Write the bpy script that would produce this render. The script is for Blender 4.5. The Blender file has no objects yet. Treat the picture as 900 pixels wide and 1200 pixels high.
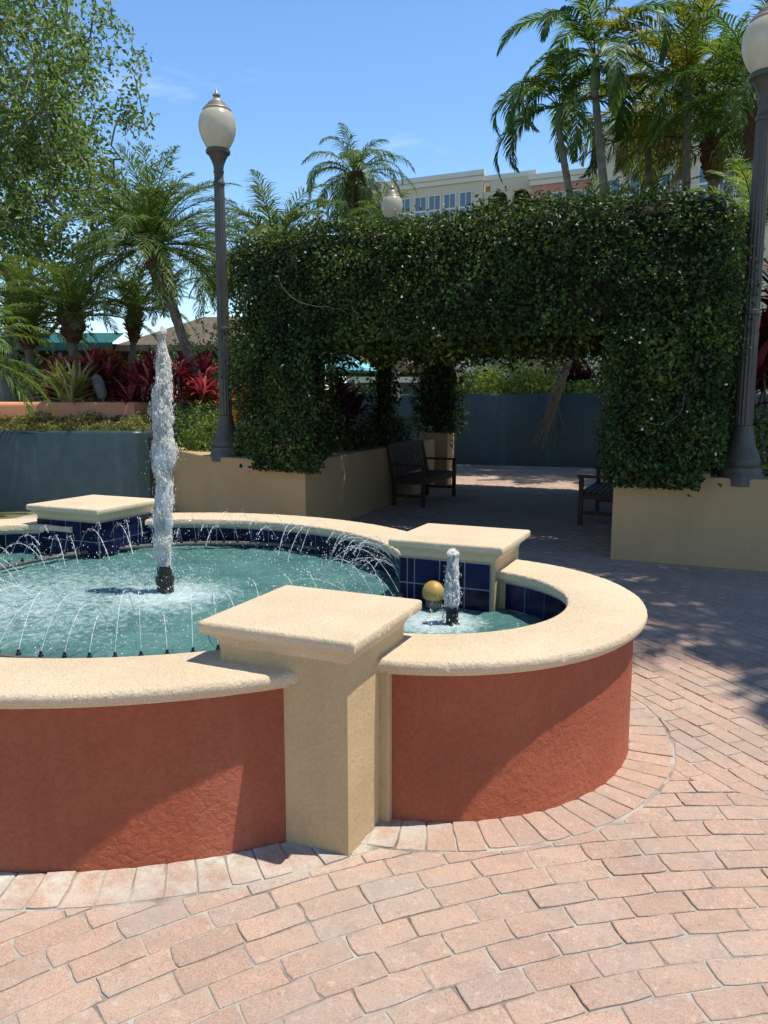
import bpy, math, random
import numpy as np
from mathutils import Vector, Matrix, noise as mnoise

random.seed(7)
rng = np.random.default_rng(11)
R = math.radians
PI = math.pi
scn = bpy.context.scene
COL = scn.collection

# ------------------------------------------------------------------ camera
EYE = 1.6
PITCH = math.atan(130.0 / 900.0)
YAW = R(24)
cam_d = bpy.data.cameras.new('camera')
cam = bpy.data.objects.new('camera', cam_d)
COL.objects.link(cam)
cam.location = (0, 0, EYE)
cam.rotation_euler = (PI / 2 - PITCH, 0, YAW)
cam_d.sensor_fit = 'VERTICAL'
cam_d.sensor_height = 36.0
cam_d.lens = 27.0
cam_d.clip_start = 0.05
cam_d.clip_end = 3000
scn.camera = cam

# ------------------------------------------------------------------ light
SUN_EL, SUN_AZ = 71.0, 19.0          # azimuth measured from +X towards +Y
world = bpy.data.worlds.new('World')
scn.world = world
world.use_nodes = True
wn, wl = world.node_tree.nodes, world.node_tree.links
wn.clear()
w_out = wn.new('ShaderNodeOutputWorld')
w_bg = wn.new('ShaderNodeBackground')
w_sky = wn.new('ShaderNodeTexSky')
w_sky.sky_type = 'NISHITA'
w_sky.sun_disc = False
w_sky.sun_elevation = R(SUN_EL)
w_sky.sun_rotation = R(90 - SUN_AZ)
w_sky.air_density = 1.0
w_sky.dust_density = 0.15
w_sky.ozone_density = 2.6
w_bg.inputs['Strength'].default_value = 0.12
w_tc = wn.new('ShaderNodeTexCoord')
w_map = wn.new('ShaderNodeMapping')
w_map.inputs['Scale'].default_value = (1.2, 1.2, 5.0)
w_no = wn.new('ShaderNodeTexNoise')
w_no.inputs['Scale'].default_value = 2.6
w_no.inputs['Detail'].default_value = 9
w_no.inputs['Roughness'].default_value = 0.62
w_cr = wn.new('ShaderNodeValToRGB')
w_cr.color_ramp.elements[0].position = 0.57
w_cr.color_ramp.elements[0].color = (0, 0, 0, 1)
w_cr.color_ramp.elements[1].position = 0.85
w_cr.color_ramp.elements[1].color = (0.5, 0.5, 0.5, 1)
w_hs = wn.new('ShaderNodeHueSaturation')
w_hs.inputs['Saturation'].default_value = 1.15
w_hs.inputs['Value'].default_value = 1.5
w_mix = wn.new('ShaderNodeMix'); w_mix.data_type = 'RGBA'
w_mix.inputs['B'].default_value = (8.0, 8.6, 9.4, 1)
wl.new(w_tc.outputs['Generated'], w_map.inputs['Vector'])
wl.new(w_map.outputs['Vector'], w_no.inputs['Vector'])
wl.new(w_no.outputs['Fac'], w_cr.inputs['Fac'])
wl.new(w_sky.outputs['Color'], w_hs.inputs['Color'])
wl.new(w_hs.outputs['Color'], w_mix.inputs['A'])
wl.new(w_cr.outputs['Color'], w_mix.inputs['Factor'])
w_sep = wn.new('ShaderNodeSeparateXYZ'); wl.new(w_tc.outputs['Generated'], w_sep.inputs[0])
w_mr = wn.new('ShaderNodeMapRange'); w_mr.inputs['From Min'].default_value = .42; w_mr.inputs['From Max'].default_value = .8
w_mr.inputs['To Min'].default_value = 1.0; w_mr.inputs['To Max'].default_value = .33; wl.new(w_sep.outputs['Z'], w_mr.inputs['Value'])
w_mul = wn.new('ShaderNodeVectorMath'); w_mul.operation = 'SCALE'
wl.new(w_mix.outputs['Result'], w_mul.inputs[0]); wl.new(w_mr.outputs['Result'], w_mul.inputs['Scale'])
wl.new(w_mul.outputs['Vector'], w_bg.inputs['Color'])
wl.new(w_bg.outputs['Background'], w_out.inputs['Surface'])

sun_d = bpy.data.lights.new('sun', 'SUN')
sun = bpy.data.objects.new('sun', sun_d)
COL.objects.link(sun)
sun_d.energy = 4.4
sun_d.angle = R(0.53)
sun_d.color = (1.0, 0.935, 0.82)
sd = Vector((math.cos(R(SUN_EL)) * math.cos(R(SUN_AZ)), math.cos(R(SUN_EL)) * math.sin(R(SUN_AZ)), math.sin(R(SUN_EL))))
sun.rotation_euler = sd.to_track_quat('Z', 'Y').to_euler()
sun.location = sd * 60
scn.view_settings.view_transform = 'Standard'
scn.view_settings.look = 'None'
scn.view_settings.exposure = 0.35
scn.view_settings.gamma = 1.0
scn.view_settings.use_curve_mapping = False
scn.cycles.max_bounces = 8
scn.cycles.transparent_max_bounces = 8
scn.cycles.caustics_reflective = False
scn.cycles.caustics_refractive = False

# ------------------------------------------------------------------ helpers
CA, SA = math.cos(R(-24)), math.sin(R(-24))
def at(x, y, Y):
    """point of the place seen at photo pixel x,y and Y metres ahead of the photographer"""
    u = (x - 450) / 900.0; v = (600 - y) / 900.0
    k = Y / (math.cos(PITCH) + v * math.sin(PITCH))
    X = u * k
    return Vector((X * CA + Y * SA, -X * SA + Y * CA, EYE + k * (-math.sin(PITCH) + v * math.cos(PITCH))))

def tag(o, label=None, cat=None, group=None, kind=None):
    if label: o['label'] = label
    if cat: o['category'] = cat
    if group: o['group'] = group
    if kind: o['kind'] = kind
    return o

def empty(name, loc, label=None, cat=None, group=None, rz=0.0):
    o = bpy.data.objects.new(name, None)
    COL.objects.link(o)
    o.location = loc
    o.rotation_euler = (0, 0, rz)
    o.empty_display_size = 0.1
    return tag(o, label, cat, group)

def np_mesh(name, V, F, mat, parent=None, smooth=False, local=False):
    """V (n,3), F list of index tuples or an (m,k) array"""
    me = bpy.data.meshes.new(name)
    V = np.asarray(V, dtype=np.float64).reshape(-1, 3)
    if parent is not None and not local:
        off = np.array(parent_loc(parent))
        V = V - off
    if isinstance(F, np.ndarray):
        m, k = F.shape
        me.vertices.add(len(V)); me.vertices.foreach_set('co', V.ravel())
        me.loops.add(m * k); me.loops.foreach_set('vertex_index', F.ravel().astype(np.int32))
        me.polygons.add(m)
        me.polygons.foreach_set('loop_start', np.arange(0, m * k, k, dtype=np.int32))
        me.polygons.foreach_set('loop_total', np.full(m, k, dtype=np.int32))
        me.update(calc_edges=True)
    else:
        me.from_pydata([tuple(v) for v in V], [], F)
        me.update()
    if smooth:
        me.polygons.foreach_set('use_smooth', np.ones(len(me.polygons), dtype=bool))
    if mat: me.materials.append(mat)
    o = bpy.data.objects.new(name, me)
    COL.objects.link(o)
    if parent is not None: o.parent = parent
    return o

def parent_loc(p):
    l = Vector((0, 0, 0))
    while p is not None:
        l += p.location; p = p.parent
    return l

class MB:
    def __init__(s): s.v = []; s.f = []
    def add(s, V, F):
        n = len(s.v); s.v += [tuple(q) for q in V]; s.f += [tuple(i + n for i in q) for q in F]
    def box(s, a, b, bev=0.0):
        (x0, y0, z0), (x1, y1, z1) = a, b
        if bev <= 0:
            V = [(x0,y0,z0),(x1,y0,z0),(x1,y1,z0),(x0,y1,z0),(x0,y0,z1),(x1,y0,z1),(x1,y1,z1),(x0,y1,z1)]
            s.add(V, [(0,3,2,1),(4,5,6,7),(0,1,5,4),(1,2,6,5),(2,3,7,6),(3,0,4,7)])
        else:
            e = bev; q = e * .3
            rings = [(z0, e), (z0 + q, q), (z0 + e, 0), (z1 - e, 0), (z1 - q, q), (z1, e)]
            V = []; F = []
            for z, i in rings:
                c = e - i * 1.0
                X0, X1, Y0, Y1 = x0 + i, x1 - i, y0 + i, y1 - i
                c = e * .6
                V += [(X0 + c, Y0, z), (X1 - c, Y0, z), (X1, Y0 + c, z), (X1, Y1 - c, z), (X1 - c, Y1, z), (X0 + c, Y1, z), (X0, Y1 - c, z), (X0, Y0 + c, z)]
            for k in range(len(rings) - 1):
                for j in range(8):
                    F.append((k*8+j, k*8+(j+1)%8, k*8+8+(j+1)%8, k*8+8+j))
            F.append(tuple(range(7, -1, -1))); F.append(tuple(range(40, 48)))
            s.add(V, F)
    def obox(s, p, q, w, h, up=(0, 0, 1)):
        """bar of section w x h from p to q"""
        p, q = Vector(p), Vector(q); d = (q - p).normalized(); up = Vector(up)
        x = d.cross(up)
        if x.length < 1e-4: x = d.cross(Vector((1, 0, 0)))
        x.normalize(); y = x.cross(d).normalized()
        V = []
        for c in (p, q):
            for sx, sy in ((-1,-1),(1,-1),(1,1),(-1,1)): V.append(c + x*sx*w/2 + y*sy*h/2)
        s.add(V, [(0,1,2,3),(7,6,5,4),(0,4,5,1),(1,5,6,2),(2,6,7,3),(3,7,4,0)])
    def lathe(s, prof, c=(0,0,0), n=24, flute=None, cap=True):
        V = []; F = []
        for (r, z) in prof:
            for j in range(n):
                t = 2*PI*j/n
                rr = r*(1 - (flute if flute and j % 2 else 0))
                V.append((c[0]+rr*math.cos(t), c[1]+rr*math.sin(t), c[2]+z))
        for k in range(len(prof)-1):
            for j in range(n):
                F.append((k*n+j, k*n+(j+1)%n, (k+1)*n+(j+1)%n, (k+1)*n+j))
        if cap:
            F.append(tuple(range(n-1, -1, -1))); F.append(tuple((len(prof)-1)*n + j for j in range(n)))
        s.add(V, F)
    def tube(s, pts, radii, n=6, cap=True):
        pts = [Vector(p) for p in pts]
        if not hasattr(radii, '__len__'): radii = [radii]*len(pts)
        V = []; F = []; x = None
        for i, p in enumerate(pts):
            d = (pts[min(i+1, len(pts)-1)] - pts[max(i-1, 0)])
            if d.length < 1e-9: d = Vector((0,0,1))
            d.normalize()
            if x is None:
                x = d.cross(Vector((0,0,1)))
                if x.length < 1e-3: x = d.cross(Vector((1,0,0)))
            else:
                x = x - d*x.dot(d)
                if x.length < 1e-5: x = d.cross(Vector((1,0,0)))
            x.normalize(); y = d.cross(x)
            for j in range(n):
                t = 2*PI*j/n
                V.append(p + (x*math.cos(t) + y*math.sin(t))*radii[i])
        for i in range(len(pts)-1):
            for j in range(n): F.append((i*n+j, i*n+(j+1)%n, (i+1)*n+(j+1)%n, (i+1)*n+j))
        if cap:
            F.append(tuple(range(n-1,-1,-1))); F.append(tuple((len(pts)-1)*n+j for j in range(n)))
        s.add(V, F)
    def prism(s, poly, z0, z1):
        n = len(poly)
        V = [(x, y, z0) for x, y in poly] + [(x, y, z1) for x, y in poly]
        F = [tuple(range(n-1,-1,-1)), tuple(range(n, 2*n))] + [(i, (i+1)%n, n+(i+1)%n, n+i) for i in range(n)]
        s.add(V, F)
    def arc(s, c, a0, a1, prof, n=64, wob=0.0):
        """closed (r,z) profile swept round c from angle a0 to a1 (degrees)"""
        V = []; F = []; m = len(prof)
        for i in range(n+1):
            t = R(a0 + (a1-a0)*i/n)
            for k, (r, z) in enumerate(prof):
                w = wob*(.4*mnoise.noise(Vector((c[0]*3+math.cos(t)*r*9, math.sin(t)*r*9, z*20)))+.8*mnoise.noise(Vector((c[0]*3+math.cos(t)*r*38, math.sin(t)*r*38, z*40))))
                V.append((c[0]+(r+w)*math.cos(t), c[1]+(r+w)*math.sin(t), z + w*.6))
        for i in range(n):
            for k in range(m):
                F.append((i*m+k, (i+1)*m+k, (i+1)*m+(k+1)%m, i*m+(k+1)%m))
        F.append(tuple(range(m))); F.append(tuple(n*m + k for k in range(m-1,-1,-1)))
        s.add(V, F)
    def slab(s, x0, x1, y0, y1, rings, wob=0.0, seg=14):
        """square slab built of rings (inset, z) with subdivided, slightly worn sides"""
        V = []; F = []; base = None
        for (i, z) in rings:
            X0, X1, Y0, Y1 = x0+i, x1-i, y0+i, y1-i
            ring = []
            for (px, py), (qx, qy) in (((X0,Y0),(X1,Y0)),((X1,Y0),(X1,Y1)),((X1,Y1),(X0,Y1)),((X0,Y1),(X0,Y0))):
                for k in range(seg):
                    t = k/seg
                    x, y = px+(qx-px)*t, py+(qy-py)*t
                    cx, cy = (x0+x1)/2, (y0+y1)/2
                    w = 1 - wob*(.4*mnoise.noise(Vector((x*14, y*14, z*14)))+.8*mnoise.noise(Vector((x*55, y*55, z*40))))
                    if k == 0: w -= .008
                    ring.append((cx+(x-cx)*w, cy+(y-cy)*w, z))
            V += ring
        n = seg*4
        for k in range(len(rings)-1):
            for j in range(n): F.append((k*n+j, k*n+(j+1)%n, (k+1)*n+(j+1)%n, (k+1)*n+j))
        F.append(tuple(range(n-1,-1,-1))); F.append(tuple((len(rings)-1)*n+j for j in range(n)))
        s.add(V, F)
    def build(s, name, mat, parent=None, smooth=False, local=False):
        o = np_mesh(name, s.v, s.f, mat, parent, smooth, local)
        if smooth:
            try: o.data.set_sharp_from_angle(angle=R(42))
            except Exception: pass
        return o

def copy_tree(o, parent=None):
    c = o.copy(); COL.objects.link(c)
    if parent is not None: c.parent = parent
    for ch in list(o.children): copy_tree(ch, c)
    return c

# ------------------------------------------------------------------ materials
def nodes(name):
    m = bpy.data.materials.new(name); m.use_nodes = True
    nt = m.node_tree; nt.nodes.clear()
    out = nt.nodes.new('ShaderNodeOutputMaterial')
    return m, nt.nodes, nt.links, out

def ramp(N, stops):
    cr = N.new('ShaderNodeValToRGB'); e = cr.color_ramp.elements
    while len(e) < len(stops): e.new(0.5)
    for el, (p, c) in zip(e, stops):
        el.position = p; el.color = (*c, 1) if len(c) == 3 else c
    return cr

def noise_n(N, L, scale, detail=5, rough=.6, vec=None):
    n = N.new('ShaderNodeTexNoise')
    n.inputs['Scale'].default_value = scale; n.inputs['Detail'].default_value = detail; n.inputs['Roughness'].default_value = rough
    if vec is not None: L.new(vec, n.inputs['Vector'])
    return n

def surf(name, stops, scale=3.0, rough=.8, bump=0.0, bscale=60.0, bdist=.01, spec=.3, metal=0.0, bump2=0.0, b2scale=8.0, streak=None, fine=None, crack=0.0):
    """principled surface: colour from a noise ramp, optional vertical streaks and two bumps"""
    m, N, L, out = nodes(name)
    p = N.new('ShaderNodeBsdfPrincipled'); L.new(p.outputs[0], out.inputs[0])
    tc = N.new('ShaderNodeTexCoord'); vec = tc.outputs['Object']
    n1 = noise_n(N, L, scale, 8, .62, vec)
    cr = ramp(N, stops); L.new(n1.outputs['Fac'], cr.inputs['Fac'])
    col = cr.outputs['Color']
    if streak:
        mp = N.new('ShaderNodeMapping'); mp.inputs['Scale'].default_value = (streak[1], streak[1], streak[1]*.07); L.new(vec, mp.inputs['Vector'])
        n2 = noise_n(N, L, 1.0, 6, .65, mp.outputs['Vector'])
        c2 = ramp(N, [(.52, (0,0,0)), (.72, (1,1,1))]); L.new(n2.outputs['Fac'], c2.inputs['Fac'])
        mm = N.new('ShaderNodeMath'); mm.operation = 'MULTIPLY'; mm.inputs[1].default_value = streak[2]; L.new(c2.outputs['Color'], mm.inputs[0])
        mx = N.new('ShaderNodeMix'); mx.data_type = 'RGBA'; L.new(mm.outputs[0], mx.inputs['Factor']); L.new(col, mx.inputs['A']); mx.inputs['B'].default_value = (*streak[0], 1)
        col = mx.outputs['Result']
    if fine:
        n3 = noise_n(N, L, fine[0], 3, .7, vec)
        c3 = ramp(N, [(.35, (1-fine[1],)*3), (.65, (1+fine[1]*.4,)*3)]); L.new(n3.outputs['Fac'], c3.inputs['Fac'])
        mx = N.new('ShaderNodeMix'); mx.data_type = 'RGBA'; mx.blend_type = 'MULTIPLY'; mx.inputs['Factor'].default_value = 1
        L.new(col, mx.inputs['A']); L.new(c3.outputs['Color'], mx.inputs['B']); col = mx.outputs['Result']
    L.new(col, p.inputs['Base Color'])
    p.inputs['Roughness'].default_value = rough; p.inputs['Metallic'].default_value = metal
    p.inputs['Specular IOR Level'].default_value = spec
    prev = None
    for st, sc in ((bump, bscale), (bump2, b2scale)):
        if st:
            nb = noise_n(N, L, sc, 6, .65, vec)
            b = N.new('ShaderNodeBump'); b.inputs['Strength'].default_value = st; b.inputs['Distance'].default_value = bdist
            L.new(nb.outputs['Fac'], b.inputs['Height'])
            if prev: L.new(prev.outputs[0], b.inputs['Normal'])
            prev = b
    if crack:
        wn_ = noise_n(N, L, 2.5, 5, .6, vec); ms = N.new('ShaderNodeVectorMath'); ms.operation = 'SCALE'; ms.inputs['Scale'].default_value = .55; L.new(wn_.outputs['Color'], ms.inputs[0])
        av = N.new('ShaderNodeVectorMath'); av.operation = 'ADD'; L.new(vec, av.inputs[0]); L.new(ms.outputs[0], av.inputs[1])
        vo = N.new('ShaderNodeTexVoronoi'); vo.feature = 'DISTANCE_TO_EDGE'; vo.inputs['Scale'].default_value = 4.2; L.new(av.outputs[0], vo.inputs['Vector'])
        c1 = ramp(N, [(0, (0,0,0)), (.045, (1,1,1))]); L.new(vo.outputs['Distance'], c1.inputs['Fac'])
        pn = noise_n(N, L, 1.6, 3, .5, vec); c2 = ramp(N, [(.48, (1,1,1)), (.60, (0,0,0))]); L.new(pn.outputs['Fac'], c2.inputs['Fac'])
        mxx = N.new('ShaderNodeMath'); mxx.operation = 'MAXIMUM'; L.new(c1.outputs['Color'], mxx.inputs[0]); L.new(c2.outputs['Color'], mxx.inputs[1])
        b = N.new('ShaderNodeBump'); b.inputs['Strength'].default_value = crack; b.inputs['Distance'].default_value = .006
        L.new(mxx.outputs[0], b.inputs['Height'])
        if prev: L.new(prev.outputs[0], b.inputs['Normal'])
        prev = b
    if prev: L.new(prev.outputs[0], p.inputs['Normal'])
    return m

def leafmat(name, stops, transl=.3, rough=.45, spec=.4, clump=.35, cscale=1.7, tcol=None):
    """leaf: own colour per leaf (per mesh island), slow drift of tone, light passes through"""
    m, N, L, out = nodes(name)
    geo = N.new('ShaderNodeNewGeometry'); tc = N.new('ShaderNodeTexCoord')
    cr = ramp(N, stops)
    n1 = noise_n(N, L, cscale, 3, .5, tc.outputs['Object'])
    mr = N.new('ShaderNodeMapRange'); mr.inputs['From Min'].default_value = .3; mr.inputs['From Max'].default_value = .7
    mr.inputs['To Min'].default_value = -clump; mr.inputs['To Max'].default_value = clump
    L.new(n1.outputs['Fac'], mr.inputs['Value'])
    ad = N.new('ShaderNodeMath'); ad.operation = 'ADD'; ad.use_clamp = True
    L.new(geo.outputs['Random Per Island'], ad.inputs[0]); L.new(mr.outputs['Result'], ad.inputs[1])
    L.new(ad.outputs[0], cr.inputs['Fac'])
    p = N.new('ShaderNodeBsdfPrincipled'); L.new(cr.outputs['Color'], p.inputs['Base Color'])
    p.inputs['Roughness'].default_value = rough+.08; p.inputs['Specular IOR Level'].default_value = spec*.5
    t = N.new('ShaderNodeBsdfTranslucent')
    hs = N.new('ShaderNodeMix'); hs.data_type = 'RGBA'; hs.blend_type = 'MULTIPLY'; hs.inputs['Factor'].default_value = 1
    L.new(cr.outputs['Color'], hs.inputs['A']); hs.inputs['B'].default_value = (*(tcol or (1.7, 1.6, .7)), 1)
    L.new(hs.outputs['Result'], t.inputs['Color'])
    mx = N.new('ShaderNodeMixShader'); mx.inputs[0].default_value = transl
    L.new(p.outputs[0], mx.inputs[1]); L.new(t.outputs[0], mx.inputs[2]); L.new(mx.outputs[0], out.inputs[0])
    return m

M = {}
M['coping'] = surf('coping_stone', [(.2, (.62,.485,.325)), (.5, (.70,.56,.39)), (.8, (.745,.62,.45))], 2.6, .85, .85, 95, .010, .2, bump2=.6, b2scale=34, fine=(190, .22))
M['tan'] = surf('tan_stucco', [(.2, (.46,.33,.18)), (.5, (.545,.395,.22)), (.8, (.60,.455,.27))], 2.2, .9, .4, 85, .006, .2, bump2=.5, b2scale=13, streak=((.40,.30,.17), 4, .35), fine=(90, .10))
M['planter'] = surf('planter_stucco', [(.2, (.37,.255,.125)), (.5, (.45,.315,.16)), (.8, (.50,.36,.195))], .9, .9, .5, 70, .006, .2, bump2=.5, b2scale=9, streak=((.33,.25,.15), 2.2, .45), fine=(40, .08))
M['red'] = surf('terracotta_paint', [(.15, (.27,.066,.033)), (.5, (.345,.088,.042)), (.85, (.41,.12,.060))], 2.0, .72, .7, 42, .010, .3, bump2=1.0, b2scale=7, streak=((.45,.18,.11), 3.6, .3), fine=(60, .14), crack=.3)
M['orange'] = surf('orange_paint', [(.2, (.70,.27,.14)), (.8, (.78,.35,.19))], 2, .7, .3, 40, .006)
M['teal'] = surf('teal_paint', [(.2, (.021,.045,.052)), (.5, (.029,.058,.066)), (.8, (.039,.072,.080))], 1.4, .38, .22, 30, .006, .5, bump2=.3, b2scale=5, streak=((.075,.115,.12), 2.6, .6), fine=(6, .18))
M['soil'] = surf('soil', [(.3, (.03,.02,.013)), (.7, (.08,.055,.035))], 9, .95, .6, 40, .02)
M['iron'] = surf('lamp_iron', [(.2, (.045,.040,.034)), (.8, (.085,.076,.064))], 6, .5, .25, 60, .003, .5, streak=((.17,.15,.125), 9, .5))
M['copper'] = surf('cap_copper', [(.2, (.22,.18,.145)), (.8, (.38,.325,.27))], 8, .45, .15, 60, .003, .5, metal=.35)
M['black'] = surf('black_plastic', [(.2, (.012,.013,.013)), (.8, (.03,.032,.03))], 8, .35)
M['pipe'] = surf('grey_pipe', [(.2, (.07,.065,.06)), (.8, (.16,.15,.135))], 14, .5)
M['gold'] = surf('gold_ball', [(.2, (.33,.20,.05)), (.8, (.55,.37,.12))], 9, .55, .3, 60, .004, .4, metal=.15)
M['wood'] = surf('bench_wood', [(.2, (.028,.013,.008)), (.8, (.07,.032,.019))], 6, .55, .3, 50, .003)
M['bark'] = surf('palm_bark', [(.2, (.10,.075,.055)), (.8, (.26,.21,.165))], 7, .9, .8, 30, .02)
M['fibre'] = surf('palm_fibre', [(.2, (.055,.026,.014)), (.8, (.19,.095,.05))], 16, .95, .9, 45, .03)
M['greybark'] = surf('pale_bark', [(.2, (.15,.13,.10)), (.8, (.32,.29,.24))], 6, .9, .5, 30, .01)
M['shaft'] = surf('green_crownshaft', [(.2, (.10,.17,.05)), (.8, (.22,.30,.10))], 5, .5)
M['dark_wall'] = surf('dark_timber_wall', [(.2, (.014,.011,.009)), (.8, (.04,.032,.026))], 2, .85)
M['grey_wall'] = surf('weathered_boards', [(.2, (.10,.09,.085)), (.8, (.21,.195,.18))], 3, .9)
M['awning'] = surf('teal_awning', [(.2, (.012,.085,.09)), (.8, (.02,.125,.13))], 3, .7)
M['thatch'] = surf('thatch', [(.2, (.07,.055,.04)), (.8, (.21,.165,.125))], 7, .95, .9, 30, .04)
M['umbrella'] = surf('turquoise_cloth', [(.2, (.17,.52,.60)), (.8, (.24,.60,.67))], 4, .8)
M['white_metal'] = surf('white_metal', [(.2, (.6,.6,.58)), (.8, (.75,.75,.72))], 5, .5)
M['cream_wall'] = surf('cream_render', [(.2, (.62,.53,.395)), (.8, (.69,.60,.46))], .25, .9)
M['pink_wall'] = surf('pink_render', [(.2, (.52,.24,.18)), (.8, (.60,.30,.235))], .25, .9)
M['white_trim'] = surf('white_trim', [(.2, (.68,.65,.58)), (.8, (.76,.73,.67))], .5, .8)
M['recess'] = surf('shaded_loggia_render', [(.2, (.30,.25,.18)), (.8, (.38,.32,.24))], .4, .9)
M['drywood'] = surf('dry_frond', [(.2, (.16,.095,.055)), (.8, (.36,.245,.15))], 9, .9)
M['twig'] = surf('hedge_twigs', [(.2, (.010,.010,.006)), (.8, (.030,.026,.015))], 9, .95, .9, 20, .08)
M['wire'] = surf('white_wire', [(.2, (.20,.20,.16)), (.8, (.30,.30,.25))], 5, .6)

m, N, L, out = nodes('window_glass')
p = N.new('ShaderNodeBsdfPrincipled'); p.inputs['Base Color'].default_value = (.10,.15,.19,1); p.inputs['Roughness'].default_value = .08; p.inputs['Specular IOR Level'].default_value = .9
L.new(p.outputs[0], out.inputs[0]); M['glass'] = m

m, N, L, out = nodes('frosted_globe')
p = N.new('ShaderNodeBsdfPrincipled'); p.inputs['Roughness'].default_value = .28; p.inputs['Specular IOR Level'].default_value = .5
tc = N.new('ShaderNodeTexCoord'); n1 = noise_n(N, L, 5, 5, .6, tc.outputs['Object'])
cr = ramp(N, [(.25, (.55,.49,.36)), (.6, (.70,.66,.54))]); L.new(n1.outputs['Fac'], cr.inputs['Fac']); L.new(cr.outputs['Color'], p.inputs['Base Color'])
t = N.new('ShaderNodeBsdfTranslucent'); t.inputs['Color'].default_value = (.85,.82,.74,1)
mx = N.new('ShaderNodeMixShader'); mx.inputs[0].default_value = .45
L.new(p.outputs[0], mx.inputs[1]); L.new(t.outputs[0], mx.inputs[2]); L.new(mx.outputs[0], out.inputs[0]); M['globe'] = m

# navy glazed tiles: real tile quads get own tint per island
m, N, L, out = nodes('navy_tile')
geo = N.new('ShaderNodeNewGeometry'); cr = ramp(N, [(0, (.004,.005,.019)), (.6, (.006,.008,.032)), (1, (.011,.014,.058))])
L.new(geo.outputs['Random Per Island'], cr.inputs['Fac'])
p = N.new('ShaderNodeBsdfPrincipled'); L.new(cr.outputs['Color'], p.inputs['Base Color']); p.inputs['Roughness'].default_value = .2; p.inputs['Specular IOR Level'].default_value = .18
L.new(p.outputs[0], out.inputs[0]); M['tile'] = m
M['grout'] = surf('tile_grout', [(.2, (.26,.27,.34)), (.8, (.40,.41,.47))], 12, .8)

# pool water: milky turquoise, with aerated foam patches that belong to the water
JET = (-3.11, 3.67); LJET = (-1.275, 3.75); WZ = .43
m, N, L, out = nodes('pool_water')
tc = N.new('ShaderNodeTexCoord'); vec = tc.outputs['Object']
p = N.new('ShaderNodeBsdfPrincipled'); L.new(p.outputs[0], out.inputs[0])
n1 = noise_n(N, L, 2.3, 4, .55, vec)
cr = ramp(N, [(.3, (.052,.145,.140)), (.55, (.082,.205,.192)), (.8, (.135,.275,.255))]); L.new(n1.outputs['Fac'], cr.inputs['Fac'])
n2 = noise_n(N, L, 24, 10, .78, vec)
foamfac = None
for (cx, cy, r0, r1, amt) in ((JET[0]+.05, JET[1]-.05, .04, .55, .46), (JET[0]-.6, JET[1]-.45, .3, 1.4, .235), (LJET[0]-.08, LJET[1], .04, .32, .55)):
    sx = N.new('ShaderNodeVectorMath'); sx.operation = 'DISTANCE'; L.new(vec, sx.inputs[0]); sx.inputs[1].default_value = (cx, cy, WZ)
    mr = N.new('ShaderNodeMapRange'); mr.inputs['From Min'].default_value = r0; mr.inputs['From Max'].default_value = r1
    mr.inputs['To Min'].default_value = amt; mr.inputs['To Max'].default_value = .06 if r1 < .5 else .04; L.new(sx.outputs['Value'], mr.inputs['Value'])
    if foamfac is None: foamfac = mr.outputs['Result']
    else:
        mxm = N.new('ShaderNodeMath'); mxm.operation = 'MAXIMUM'; L.new(foamfac, mxm.inputs[0]); L.new(mr.outputs['Result'], mxm.inputs[1]); foamfac = mxm.outputs[0]
ad = N.new('ShaderNodeMath'); ad.operation = 'ADD'; L.new(foamfac, ad.inputs[0]); L.new(n2.outputs['Fac'], ad.inputs[1])
fr = ramp(N, [(.62, (0,0,0)), (.88, (.9,.9,.9))]); L.new(ad.outputs[0], fr.inputs['Fac'])
mx = N.new('ShaderNodeMix'); mx.data_type = 'RGBA'; L.new(fr.outputs['Color'], mx.inputs['Factor']); L.new(cr.outputs['Color'], mx.inputs['A']); mx.inputs['B'].default_value = (.55,.68,.70,1)
L.new(mx.outputs['Result'], p.inputs['Base Color']); p.inputs['Roughness'].default_value = .07; p.inputs['Specular IOR Level'].default_value = .5
p.inputs['IOR'].default_value = 1.33
n3 = noise_n(N, L, 20, 7, .68, vec); b = N.new('ShaderNodeBump'); b.inputs['Strength'].default_value = .85; b.inputs['Distance'].default_value = .03
L.new(n3.outputs['Fac'], b.inputs['Height']); L.new(b.outputs[0], p.inputs['Normal']); M['water'] = m

m, N, L, out = nodes('aerated_water')
p = N.new('ShaderNodeBsdfPrincipled'); p.inputs['Base Color'].default_value = (.88,.91,.93,1); p.inputs['Roughness'].default_value = .15; p.inputs['Specular IOR Level'].default_value = .7
p.inputs['Transmission Weight'].default_value = .08; p.inputs['IOR'].default_value = 1.33
t = N.new('ShaderNodeBsdfTranslucent'); t.inputs['Color'].default_value = (.85,.9,.93,1)
tr = N.new('ShaderNodeBsdfTransparent')
mx = N.new('ShaderNodeMixShader'); mx.inputs[0].default_value = .45; L.new(p.outputs[0], mx.inputs[1]); L.new(t.outputs[0], mx.inputs[2])
tc = N.new('ShaderNodeTexCoord'); n1 = noise_n(N, L, 45, 6, .7, tc.outputs['Object']); cr = ramp(N, [(.36, (.6,.6,.6)), (.47, (0,0,0))]); L.new(n1.outputs['Fac'], cr.inputs['Fac'])
mx2 = N.new('ShaderNodeMixShader'); L.new(cr.outputs['Color'], mx2.inputs[0]); L.new(mx.outputs[0], mx2.inputs[1]); L.new(tr.outputs[0], mx2.inputs[2])
n2 = noise_n(N, L, 60, 4, .6, tc.outputs['Object']); b = N.new('ShaderNodeBump'); b.inputs['Strength'].default_value = .5; b.inputs['Distance'].default_value = .015
L.new(n2.outputs['Fac'], b.inputs['Height']); L.new(b.outputs[0], p.inputs['Normal'])
L.new(mx2.outputs[0], out.inputs[0]); M['jet'] = m
m, N, L, out = nodes('water_froth')
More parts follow.
